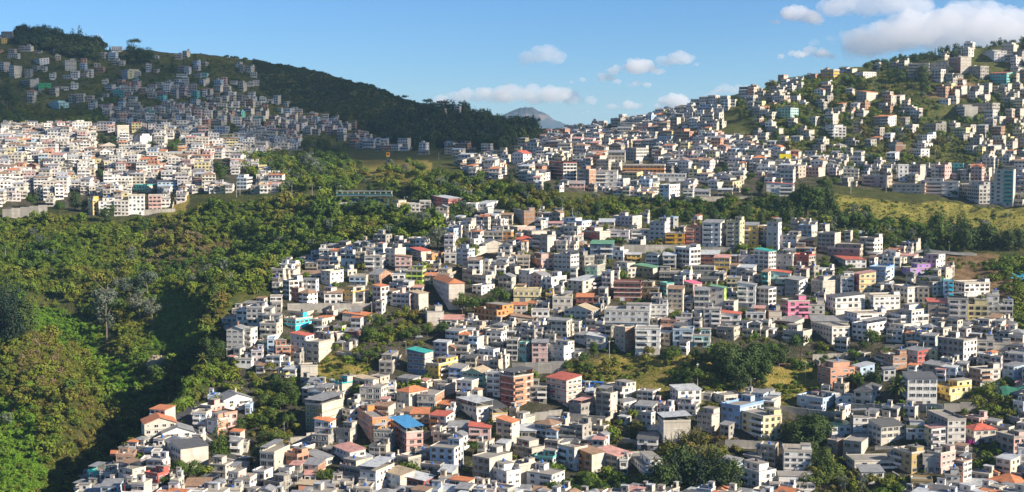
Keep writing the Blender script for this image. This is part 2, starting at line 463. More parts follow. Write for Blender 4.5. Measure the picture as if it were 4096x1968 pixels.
def ground_mat():
    m, nt, b = nodes_of('hillside_soil_and_grass')
    geo = nt.nodes.new('ShaderNodeNewGeometry')
    at = nt.nodes.new('ShaderNodeVertexColor'); at.layer_name = 'zone'
    sep = nt.nodes.new('ShaderNodeSeparateColor'); nt.links.new(at.outputs['Color'], sep.inputs[0])
    big = noise_node(nt, 0.02, 5, 0.65, geo.outputs['Position'])
    med = noise_node(nt, 0.16, 5, 0.7, geo.outputs['Position'])
    fin = noise_node(nt, 0.9, 4, 0.7, geo.outputs['Position'])
    scrub = ramp(nt, [(0.3, (.030,.045,.014)), (0.5, (.060,.068,.022)), (0.7, (.11,.095,.035))]); nt.links.new(med.outputs[0], scrub.inputs[0])
    town = ramp(nt, [(0.30, (.035,.048,.016)), (0.44, (.052,.052,.030)), (0.56, (.085,.075,.056)), (0.64, (.12,.108,.09)), (0.70, (.042,.056,.018))]); nt.links.new(med.outputs[0], town.inputs[0])
    dry = ramp(nt, [(0.30, (.075,.090,.018)), (0.46, (.22,.19,.045)), (0.56, (.30,.235,.065)), (0.72, (.36,.25,.10))]); nt.links.new(med.outputs[0], dry.inputs[0])
    lush = ramp(nt, [(0.3, (.045,.10,.013)), (0.7, (.15,.21,.035))]); nt.links.new(med.outputs[0], lush.inputs[0])
    soil = ramp(nt, [(0.3, (.10,.065,.035)), (0.7, (.24,.16,.09))]); nt.links.new(med.outputs[0], soil.inputs[0])
    def soft(sock):
        ad = nt.nodes.new('ShaderNodeMath'); ad.operation = 'ADD'
        sb = nt.nodes.new('ShaderNodeMath'); sb.operation = 'MULTIPLY_ADD'; sb.inputs[1].default_value = 0.9; sb.inputs[2].default_value = -0.45
        nt.links.new(fin.outputs[0], sb.inputs[0])
        nt.links.new(sock, ad.inputs[0]); nt.links.new(sb.outputs[0], ad.inputs[1])
        mr = nt.nodes.new('ShaderNodeMapRange'); mr.inputs['From Min'].default_value = 0.25; mr.inputs['From Max'].default_value = 0.75
        nt.links.new(ad.outputs[0], mr.inputs['Value'])
        mu = nt.nodes.new('ShaderNodeMath'); mu.operation = 'MULTIPLY'
        sg = nt.nodes.new('ShaderNodeMath'); sg.operation = 'GREATER_THAN'; sg.inputs[1].default_value = 0.02
        nt.links.new(sock, sg.inputs[0]); nt.links.new(mr.outputs[0], mu.inputs[0]); nt.links.new(sg.outputs[0], mu.inputs[1])
        return mu.outputs[0]
    c = mixc(nt, soft(sep.outputs[0]), scrub.outputs[0], town.outputs[0])
    c = mixc(nt, soft(sep.outputs[1]), c, dry.outputs[0])
    c = mixc(nt, soft(sep.outputs[2]), c, lush.outputs[0])
    al = nt.nodes.new('ShaderNodeMath'); al.operation = 'ADD'; al.inputs[1].default_value = 0.0
    nt.links.new(at.outputs['Alpha'], al.inputs[0])
    c = mixc(nt, soft(al.outputs[0]), c, soil.outputs[0])
    rf = ramp(nt, [(0.3, (.72,.72,.72)), (0.7, (1.2,1.2,1.2))]); nt.links.new(fin.outputs[0], rf.inputs[0])
    c = mixc(nt, 1.0, c, rf.outputs[0], 'MULTIPLY')
    nt.links.new(c, b.inputs['Base Color'])
    b.inputs['Roughness'].default_value = 1.0; b.inputs['Specular IOR Level'].default_value = 0.05
    bp = nt.nodes.new('ShaderNodeBump'); bp.inputs['Strength'].default_value = 0.9; bp.inputs['Distance'].default_value = 1.5
    nt.links.new(fin.outputs[0], bp.inputs['Height']); nt.links.new(bp.outputs[0], b.inputs['Normal'])
    return m
me.materials.append(ground_mat())
tag(add('ground', me), kind='structure')

# far mountain on the skyline
def mountain():
    D = 14000.0
    ridge = [(1850,560),(1960,505),(1985,478),(2010,462),(2040,447),(2065,436),(2085,432),(2100,427),(2112,431),(2130,430),(2150,443),(2170,450),(2190,462),(2215,478),(2250,492),(2290,505),(2330,514),(2370,520),(2500,540),(2700,560)]
    xs = np.linspace(1850, 2700, 150)
    py = np.interp(xs, [r[0] for r in ridge], [r[1] for r in ridge])
    V = []
    rows = 26
    for i in range(rows):
        t = i/(rows-1)                      # 0 foot in front, 1 ridge
        for j, x in enumerate(xs):
            x0, z0 = ray(x, py[j]); top = z0*D
            foot = -60.0
            d = D - (1-t)*1900
            z = foot + (top - foot)*t**1.25
            p = Vector((x*0.012, t*3.5, 0))
            z += (noise.noise(p)*0.6 + noise.noise(p*2.3)*0.5 + noise.noise(p*5.2)*0.25)*70*t*(1.15-t)*1.4
            if t > .9: z += noise.noise(Vector((x*0.08, 0, 1)))*9
            V.append((float(x0)*D, d, CAM_Z + z))
    for j, x in enumerate(xs):
        V.append((V[(rows-1)*len(xs)+j][0], D+1900, CAM_Z-80))
    Fs = [(i*150+j, i*150+j+1, (i+1)*150+j+1, (i+1)*150+j) for i in range(rows) for j in range(149)]
    mm = bpy.data.meshes.new('mountain'); mm.from_pydata(V, [], Fs)
    m, nt, b = nodes_of('mountain_rock')
    geo = nt.nodes.new('ShaderNodeNewGeometry')
    mp = nt.nodes.new('ShaderNodeMapping'); mp.inputs['Scale'].default_value = (1, .4, 1.4); nt.links.new(geo.outputs['Position'], mp.inputs[0])
    ns = noise_node(nt, 0.004, 5, 0.65, mp.outputs[0])
    r = ramp(nt, [(0.35, (.014,.017,.020)), (0.57, (.030,.026,.026)), (0.66, (.17,.10,.075))]); nt.links.new(ns.outputs[0], r.inputs[0])  # dark rock; the tan stop paints sunlit bands into its colour
    nt.links.new(r.outputs[0], b.inputs['Base Color']); b.inputs['Roughness'].default_value = 1
    mm.materials.append(m)
    tag(add('mountain', mm), kind='structure')
mountain()
# ------------------------------------------------------------------ houses surveyed from the photograph
# each line: left edge, near corner, right edge, top, bottom, front/side wall, roof | what sets it apart
TILES = {'c1r2': (1024, 1312), 'c2r2': (2048, 1312), 'c3r2': (3072, 1312), 'c0r2': (0, 1312), 'c1r1': (1024, 656), 'c2r1': (2048, 656),
         'c3r1': (3072, 656), 'c0r1': (0, 656), 'c0r0': (0, 0), 'c1r0': (1024, 0), 'c2r0': (2048, 0), 'c3r0': (3072, 0)}
HOUSES = {
'c1r2': '''
20 92 205 65 185 T/W f | turquoise house on the spur above the ravine
88 140 150 80 240 B/W f
150 262 264 95 260 S/H f
262 380 440 58 240 L/W m:r
378 476 596 112 262 E/C t | tan block with a pale blank end wall
440 520 590 40 125 P/P f
590 612 685 52 110 C/C f
675 770 795 25 95 R/R g:d
585 650 690 0 42 U/U f | small lime house with a flat terrace
135 225 325 350 425 Y/W t
205 300 330 312 400 W/W m:w
325 340 468 292 390 G/C f
0 60 95 285 350 L/W m:y
928 1030 1140 215 350 G/G t
1140 1275 1340 188 372 D/C m:t | dark teal block with glass bands
1275 1385 1528 240 400 Y/Y t | bright yellow house with a roof terrace
1450 1555 1665 308 430 u/W m:y
1560 1720 1790 340 462 N/N g:k | pale green gabled house
1738 1840 1870 338 525 W/W f
1845 1945 2097 370 612 R/S c:d | coral red block with white bands
585 650 755 368 525 F/C f | tall cement block with a dark green front
735 862 930 400 520 E/C m:k
865 945 1010 370 450 G/C f
780 945 1000 452 590 C/C t
960 1050 1062 450 535 W/W f
1065 1180 1245 385 450 L/L m:w
1060 1155 1300 485 600 C/C h:o | cream villa under an orange tiled hip roof
1215 1355 1510 510 620 C/H t
1320 1435 1528 430 510 W/C t
1360 1500 1580 588 645 G/C m:o
1520 1670 1790 602 712 L/W c:w
1670 1790 1905 650 732 Y/C c:d
1810 1930 1990 712 900 E/C m:o
372 500 665 585 780 X/C c:y | olive green block under a grey shed roof
500 605 665 645 705 L/L f
662 722 792 622 715 W/W f
440 560 605 708 815 W/W m:o | white house with arched windows and an orange eave
415 545 600 815 905 G/G f
602 710 765 718 885 G/C f
765 880 992 685 885 S/O t | salmon apartment house
950 985 1065 692 752 S/S m:p
885 1022 1060 778 940 G/G f | unfinished grey block with arched openings
1025 1150 1270 790 985 P/P c:u | pink block with a blue sheet roof
1100 1165 1190 628 700 C/C m:o
1165 1305 1312 645 722 E/C m:y
1308 1435 1490 665 800 L/W m:r | house with a red roof and an orange balcony
1435 1490 1512 620 702 W/W f
1448 1600 1606 750 855 L/L m:y
1605 1770 1778 752 900 P/C m:r | house with a bright orange red sheet roof
1315 1500 1568 905 1100 B/W t | stained white block with rooftop sheds
1200 1312 1320 925 1022 G/G f
1060 1150 1290 992 1095 G/G f
30 140 262 945 1112 L/C f | pale block with glazed bands beside the stepped wall
190 312 400 968 1082 S/S t
265 362 475 915 968 W/S f
355 490 585 990 1060 C/C m:y
355 475 528 1030 1140 C/H m:y
365 452 462 1105 1172 L/L m:p
595 722 830 935 1052 W/L m:p
630 782 880 1015 1172 G/C f | grey block with curved bays
740 790 885 990 1060 G/C m:w
785 905 1050 1090 1250 W/W c:w | white house with a tin awning over its terrace
890 1000 1055 1010 1060 W/W f
970 1100 1200 1110 1250 B/C m:k
1093 1275 1355 1150 1262 M/R m:w | dark red house at the bottom edge
-20 70 130 1085 1210 W/W f
60 180 270 1175 1275 G/G t
320 480 492 1190 1270 S/S m:k
490 592 602 1200 1275 O/S m:w
1632 1762 1940 985 1205 G/C t | big grey block with dark windows
1755 1892 2000 1045 1250 W/W f
575 735 740 1165 1250 L/L f
1700 1760 1800 870 930 L/L f
1010 1060 1120 690 745 C/C f
690 745 800 560 600 C/C f
''',
'c2r2': '''
50 105 150 112 258 T/L f
-40 45 60 90 250 L/L f
150 268 272 110 265 P/L m:y
268 395 470 105 268 L/W t | pale grey block with a blue water tank
430 500 562 188 238 W/W m:y
470 592 660 60 145 L/W m:y
560 700 725 72 165 L/W m:w
775 853 925 0 182 E/H f | tall beige block with a brick red strip
928 1115 1122 8 202 W/W f | white apartment block on a brick plinth
1122 1212 1215 0 72 S/S f
1213 1366 1372 18 140 B/W f
1370 1495 1500 12 150 I/E f | house with aqua lower floors
1545 1675 1720 0 98 E/E f
262 420 528 392 600 C/C m:r | cream house with red eaves and a red parasol
130 262 266 402 572 G/G f
715 842 935 415 535 L/W t
630 742 796 500 682 G/C f
800 850 940 560 640 W/W m:y
940 1062 1200 485 562 W/W t
925 1062 1100 592 702 W/L m:y | white house with green trim
1070 1140 1162 572 642 P/P f
1200 1262 1430 470 602 L/W m:w
1250 1386 1415 548 668 L/L f
1105 1150 1348 710 908 L/C c:w | tall house under a wide white tin roof
945 1100 1112 838 922 W/W m:d
1020 1100 1108 770 830 G/G m:w
1395 1506 1566 612 795 G/C f
1515 1600 1752 518 605 C/C f
1575 1720 1905 600 765 u/B t | long lavender blue block
1715 1900 2035 670 868 K/K t | pale yellow apartment block with stacked windows
-20 70 175 705 765 C/W f
20 182 192 778 832 C/W m:w
5 150 250 865 1012 E/C t
170 312 356 935 1078 T/W f | sea green house
355 482 570 912 1082 B/W f
455 602 702 950 1112 O/C m:b | house with a brown tiled roof and orange balconies
625 802 902 965 1102 E/E m:p
812 872 878 1002 1112 W/W f
875 1012 1145 992 1150 W/W t | white house with a cluttered roof garden
-20 60 180 1042 1202 W/C f
105 300 400 1112 1260 W/W t | white house with a sunken roof court
1700 1872 1990 1045 1260 W/W t
1450 1572 1602 1005 1062 E/E m:y
1580 1702 1742 1008 1102 B/B m:y
430 520 632 590 702 G/G f
525 590 628 460 510 C/C f
1430 1500 1530 500 560 C/L f
''',
'c3r2': '''
115 268 330 -10 135 E/C f
325 482 612 0 125 C/W f
640 752 892 -20 108 W/W f
890 990 1145 -20 52 W/W f
370 470 652 270 475 S/S t | terraced salmon house beside the brown field
640 702 802 295 372 B/B m:w
810 942 1046 215 322 H/H f | bare brick house with open upper floor
1030 1128 1205 175 292 L/R m:y | grey and white house with a red bay
1195 1212 1276 162 262 K/K f
1280 1472 1570 100 292 G/W t | wide block with a blank grey flank
1570 1582 1700 98 232 C/C f
1695 1702 1826 122 218 P/C f
1515 1602 1746 318 442 H/L f
1770 1852 1940 292 420 B/B m:y
1020 1062 1268 378 590 W/W m:d | tall white block beside the stout palm
1275 1378 1530 402 556 Y/K f | butter yellow apartment house on a stone wall
645 778 915 480 592 C/W h:d | villa with dark green edged roofs
855 872 960 312 402 W/W m:y
215 412 508 545 642 B/B t | pale blue mansion
500 512 645 525 602 W/W f
435 482 628 745 842 W/W m:n | white house under a green corrugated roof
615 642 756 672 822 G/W f | white block with a grey wedge roof wall
755 852 1030 745 892 C/C m:d
1035 1042 1182 702 842 X/W f
1180 1232 1342 755 918 K/W m:p
1195 1352 1486 695 902 G/L f | plain grey four storey block
1485 1562 1716 768 882 C/C h:r | balconied house under a bright red tiled roof
1490 1592 1656 692 732 J/J f
1720 1852 1945 832 992 G/P f
565 702 852 862 985 G/C f
585 652 976 1005 1112 C/C f | low house with a long blank cement wall
450 522 572 852 972 Z/H f
940 1082 1176 950 1105 e/e t | mustard house with a roof tower
1172 1182 1312 962 1092 C/C f
1205 1306 1410 955 1102 P/P f | two tone pink house
1400 1472 1532 1012 1202 S/W f
1320 1332 1442 1112 1250 G/L f
1080 1092 1236 1152 1260 e/e f
105 118 326 928 1108 L/W t | white block with a rooftop turret
-10 12 356 1125 1262 W/W f | long white house with a rounded corner
1890 1902 1990 905 1112 W/W f
1670 1872 1960 1175 1262 C/W h:o | house with orange clay tiles at the corner
1400 1500 1720 1205 1262 G/L m:w
665 702 872 1085 1192 G/W m:y
1800 1900 1990 690 760 G/G f
''',
'c0r2': '''
1070 1092 1330 725 858 C/C g:o | cement house with an orange gable roof beside the ravine
1230 1242 1462 795 872 W/W g:y
1160 1236 1292 842 932 W/W f
1245 1292 1442 872 995 W/W g:y | white chalet gabled house
1300 1372 1576 908 1075 L/C m:d | cement walled house with a tree shadow on it
882 1012 1036 958 1042 H/H t | brick house with a white rooftop
838 886 892 962 1010 R/R m:r
672 772 842 1092 1202 F/C f
760 852 902 1092 1222 L/L f
895 1002 1102 1072 1177 C/C f
1095 1192 1282 1112 1217 R/R t | crimson house with a flat terrace
938 1062 1132 1180 1250 R/R g:y | crimson house with white gable trim
1640 1702 1906 545 642 W/W g:y | white house with teal windows
1568 1642 1662 512 602 B/B f
1462 1562 1602 642 762 B/W f
1520 1602 1700 600 700 M/P f
1590 1702 1792 652 762 S/P f
1565 1642 1722 702 822 W/S f
1715 1842 1882 10 205 L/L g:y
1835 1900 1945 12 195 C/W f
1585 1702 1762 1038 1142 C/C t
1722 1802 1862 1092 1250 L/C f
1798 1892 1940 1142 1260 L/W f
1530 1642 1662 1142 1205 G/G m:n
1400 1582 1602 1190 1262 S/S m:b
1850 1890 1920 590 660 u/u f
''',
'c1r1': '''
640 752 806 690 770 W/W t | white house with dark window bands
750 812 832 672 772 E/C f
818 952 982 698 818 L/L f
980 1052 1132 648 780 L/C t | grey tower house with square windows
1050 1172 1176 702 802 P/P m:b
1170 1252 1322 658 745 D/C m:r
1255 1332 1420 685 752 O/O f | orange house among grey roofs
1420 1512 1516 682 758 L/W f
1510 1606 1652 645 775 B/B t | light blue block beside the stairway
1130 1256 1286 775 922 U/U t | lime green block with rounded bays
1030 1126 1132 832 916 W/W t
860 936 1032 835 916 C/H g:y | house with a bare brick gable end
705 832 862 852 922 B/W f
490 562 662 818 925 C/W f
655 692 762 802 852 C/C f
340 490 506 832 882 L/W m:w
205 252 358 885 1032 W/W t | white block with black window bands
248 322 366 938 1042 M/W f
322 402 466 975 1078 W/W h:b
465 542 612 935 1042 L/C f
515 652 656 975 1062 W/P m:p
652 732 852 932 1062 Y/C f | sunflower yellow block with a white terrace wall
725 812 852 978 1067 E/C f
600 727 812 1052 1102 Y/K f
885 946 1006 925 1092 l/W m:o
945 1032 1102 962 1072 L/W m:b
1030 1162 1226 985 1102 l/P f
1155 1232 1302 978 1112 E/C m:k
1325 1456 1580 900 1102 l/C h:o | tall house with an orange roof and blank cement side
1270 1356 1362 842 912 G/G g:o
1360 1462 1572 802 902 E/E f
1650 1742 1802 852 932 L/R f
1630 1702 1802 922 992 W/W f
1830 1932 1962 852 942 E/P g:b
1720 1862 1872 512 582 G/O f
1860 1926 1945 512 582 O/O f
1620 1652 1722 572 632 W/W f
1680 1722 1892 605 672 W/C g:y
1645 1822 1945 1068 1232 O/O t | orange three storey house with a chimney
110 196 202 998 1115 W/G f
120 190 200 1050 1130 G/C f
135 352 452 1132 1182 H/C f
210 300 430 1178 1262 A/A t | bright cyan house
430 502 596 1172 1232 C/C m:y
650 852 912 1150 1202 C/W m:o | long school house with an orange roof and a mural
695 792 802 1118 1155 S/S m:o
1275 1292 1420 1118 1222 G/C f
1390 1562 1566 1175 1235 L/W m:d
1030 1072 1146 275 392 L/C f
1070 1147 1152 302 372 Y/L f
1140 1236 1240 302 388 L/L f
1235 1316 1318 282 362 L/C f
1320 1452 1558 262 352 R/R m:w | red house beside the road with white bands
1590 1662 1682 305 372 W/W f
1655 1742 1842 302 372 W/W m:w
1760 1852 1872 362 402 C/C m:y
1840 1934 1945 385 462 G/L m:y
1130 1262 1266 395 416 L/W m:w
''',
'c2r1': '''
0 92 180 358 468 G/H f | grey block with a brick end by the cliff
270 382 386 448 502 L/L m:w
370 532 600 412 502 B/W f | long white house with a low wing
655 772 776 440 492 Z/E m:b
765 912 980 405 492 l/C t | dusty pink house with a blank side
1040 1156 1192 408 612 L/W t | tall pale block with a striped corner
1190 1217 1255 408 492 B/C f
545 662 742 485 592 R/C f | raspberry red house
710 882 902 508 592 l/l f
900 1042 1046 502 592 L/L f
885 975 1010 580 670 G/C f
1155 1302 1312 525 632 Q/R f | house with red columns and orange balconies
1312 1422 1436 475 628 S/S g:b | salmon red house with a small gable
1435 1572 1602 445 632 W/W m:y | white block with wide balconies
1617 1717 1752 435 642 K/K t | pale yellow block with a water tower
1720 1857 1862 465 617 Y/Y m:y
1860 1935 2000 475 622 W/W f
85 157 292 508 562 G/C f
20 142 156 570 625 W/W h:r | white house with a red tiled hip roof
150 267 332 548 668 G/C f
-20 42 182 482 532 P/P f
590 757 772 605 722 D/D m:n | navy house with a green tin roof
735 842 876 630 732 W/W f | white house with outside stairs
38 132 136 702 797 E/E f
130 227 312 685 797 S/P f | peach house with wide windows
313 442 506 692 838 L/W f
470 547 622 702 812 G/G t
545 642 742 775 872 N/G f
750 872 962 750 862 C/C t | cream house with a stair tower
920 1067 1126 785 862 e/C m:n | mustard house with a green roof
865 972 976 685 742 Y/E m:k
1010 1102 1132 685 782 W/W g:y
1140 1237 1242 690 792 L/L m:d
1238 1347 1422 645 802 W/W t | white block with brown window bands
1420 1562 1566 685 745 R/W m:w
1525 1642 1652 710 818 Y/Y m:p | yellow house with a rose red roof
1305 1527 1532 775 842 G/C f
1110 1272 1276 820 892 G/H f
1710 1832 1842 695 802 l/L f
1825 1935 1992 660 832 W/W m:t
50 132 252 815 922 L/W f
130 227 287 842 942 P/W g:y
220 302 412 862 952 W/W f
415 532 682 885 982 C/C m:w | cream house with a tall plain side wall
485 612 618 1005 1082 M/M m:r
765 972 976 900 1042 M/M f | wide dark red terrace block
975 1107 1132 895 1022 e/E f
1125 1172 1222 905 1022 g/N f
1172 1287 1302 945 1132 E/C m:b | slim beige tower with a brown roof
1300 1372 1432 905 1002 K/P m:x
1375 1487 1492 955 1132 L/E m:y
1495 1602 1616 935 1112 L/U m:n | house with a green striped awning
1425 1547 1562 872 927 K/W m:y
1620 1727 1732 862 942 K/P f
1700 1837 1846 915 1092 W/W m:y | tall white house with open balconies
1840 1935 1992 942 1102 L/W m:y
1885 1935 1962 815 922 T/W m:r
10 212 222 958 1042 K/K f
305 452 458 1012 1112 C/C f
-10 112 116 1065 1152 C/W m:y
145 277 282 1108 1197 W/W f
390 602 656 1110 1232 L/W g:k | whitewashed house with a long tan gable roof
695 1037 1042 1065 1245 L/L f | long blue grey apartment block
1045 1172 1178 1065 1172 W/W f
1235 1357 1362 1135 1240 L/H f
1125 1237 1242 1180 1245 S/S f
1445 1572 1578 1095 1245 L/L f
1570 1722 1732 1135 1235 W/L m:r
1765 1907 1914 1125 1225 W/H f | white house with brick red panels
-10 162 168 1165 1245 E/E m:b
270 420 440 1180 1240 L/W m:w
255 310 320 980 1060 Y/W f
1050 1180 1200 1020 1062 L/W f
''',
'c3r1': '''
-10 76 100 445 652 L/W f
70 217 248 515 642 l/E f
225 342 346 575 642 S/S m:y
205 352 362 640 705 H/H f
30 186 210 685 807 C/C f | cream block with framed square windows
190 307 356 695 812 R/E f | house with a raspberry red panel
370 502 546 530 692 G/C f
450 692 726 610 722 Z/E t | dark brown brick block with a glass stairwell
690 802 862 565 702 G/W f
640 780 800 530 577 C/C m:y
330 592 752 722 792 L/W m:r
-10 167 176 825 907 I/C m:r | mint house with a red roof
120 232 346 880 1012 G/W m:y | white fronted house with a grey side
325 412 546 855 1002 G/C f | raw cement block with five rows of openings
530 547 646 815 982 L/W f
648 692 810 830 987 R/K m:p | red and yellow banded block
760 887 1022 790 922 u/B f | slate blue block
1005 1072 1220 755 862 V/V t | violet house
1090 1267 1332 685 837 j/W f | mauve block with white end wall
440 512 726 1005 1142 W/W m:d | white villa under a dark pitched roof
725 802 992 1002 1112 W/W f
945 1052 1136 940 1057 C/W f
1130 1134 1212 932 1052 E/E f
1120 1242 1332 895 1002 G/W f
1325 1332 1396 882 1022 A/B f | narrow house with bright blue balconies
1395 1482 1666 905 1002 L/W f
100 150 312 1038 1172 J/J t | hot pink house
310 314 426 1065 1167 C/C f
-10 6 102 1112 1192 H/O f
985 1082 1206 1070 1242 G/W f
1205 1217 1352 1040 1212 Z/Z m:r | brown house under a maroon roof
1355 1362 1500 1015 1232 C/C f
1500 1506 1652 1025 1232 K/K f
1650 1656 1736 995 1192 W/W f
1735 1742 1842 1022 1202 W/W f | last white house before the wooded gully
590 682 892 1135 1242 W/W t | white house with a blue barrel on its roof
915 1002 1206 1152 1242 W/W f
315 332 602 1185 1245 C/C m:y
60 200 272 1195 1245 H/E m:r
715 900 937 95 182 P/E f | pink terraced block on the upper edge
945 1182 1192 160 232 E/O f
1195 1437 1442 112 252 L/L f | white block with two dark red columns
1440 1592 1702 135 302 L/L f
1710 1847 1862 45 322 L/C f | tall narrow block with green balconies
-10 192 196 155 272 W/W m:r
975 986 1056 12 132 W/W f
1375 1472 1476 0 72 T/T f
570 682 686 45 122 C/C f
''',
'c0r1': '''
668 702 756 245 388 K/Y f | pale yellow block on the ravine edge
750 862 866 255 388 W/W f
865 972 976 280 390 L/L f
975 1092 1096 240 388 W/W f
1125 1217 1222 240 352 P/W f
1015 1117 1182 165 217 I/T f
1790 1862 1940 82 192 B/W f
205 272 302 10 72 M/W g:b
''',
'c2r1b': '''
275 387 490 -5 128 M/W f | dark red tower with white stripes
497 582 632 15 168 G/H f | grey block with a brick flank on the plateau
625 792 800 55 172 L/W f
835 1152 1158 12 98 O/W f | white block with an orange top band
820 942 988 65 122 K/K m:o
725 842 892 112 168 B/W f
1110 1187 1275 165 278 W/W f | white tower house with stacked bays
1290 1367 1374 195 302 W/W f
1370 1492 1496 210 268 L/L m:y
430 547 552 150 202 P/P g:b
1555 1662 1666 195 252 E/E m:k
1085 1312 1318 78 132 W/W f
''',
'c0r0': '''
925 966 1082 520 597 L/K f | yellow apartment block on the shaded hill
220 302 372 442 492 W/W m:y
0 32 76 470 542 L/M f
75 112 166 500 592 L/M f
165 232 296 605 672 G/L f
295 384 388 635 672 g/g f | bright green house on the shaded hill
370 447 516 758 827 I/I f | turquoise and white apartment block
475 492 574 455 532 G/W f
0 12 52 290 332 Y/Y m:o
605 647 706 348 392 L/P f
1505 1537 1582 602 652 D/T f
1005 1062 1146 1010 1112 L/w t | bright white tower in the sunlit town
1285 1406 1410 1108 1162 O/O f | orange brick house in the sunlit town
870 887 972 952 1032 C/K f
1620 1702 1792 958 1022 B/L f | glazed blue and white building
''',
'c3r0': '''
400 497 537 530 602 Q/Q f | golden orange house on the right ridge
1360 1452 1528 435 562 r/C t | red orange block on the right hill
1595 1707 1797 368 467 B/W f | white and blue tower on the right ridge
1680 1802 1842 552 642 F/T m:r | turquoise house on the right hill
1765 1852 1945 318 412 G/C f | unfinished grey tower on the ridge
1070 1152 1216 1132 1202 W/W f
1095 1182 1240 1085 1135 W/W f
1120 1207 1266 1020 1088 W/W f
410 502 592 940 1052 W/W f | stepped white house on the right hill
795 907 966 880 972 H/W m:o
665 722 814 545 602 W/W f
1060 1212 1216 485 597 G/G f
1215 1357 1362 462 557 G/G f
1495 1602 1662 505 602 G/G f
670 742 832 695 782 G/C m:o
1375 1482 1582 785 922 L/C f
1550 1692 1746 785 862 G/G f
60 172 228 818 902 N/I f
880 962 1036 1072 1152 G/H f
1185 1272 1342 940 1012 G/G f
''',
'c2r0': '''
1220 1342 1398 972 1062 H/S f | red block on the plateau
850 937 1062 1122 1217 G/L f | grey cube building on the plateau
0 87 147 1160 1242 W/W g:r | white house with a red gable roof
1095 1202 1272 1032 1092 B/C f
725 852 856 1152 1232 E/W m:r
''',
}
TILES['c2r1b'] = TILES['c2r1']

# shared places that labels may name besides houses
PLACES = []

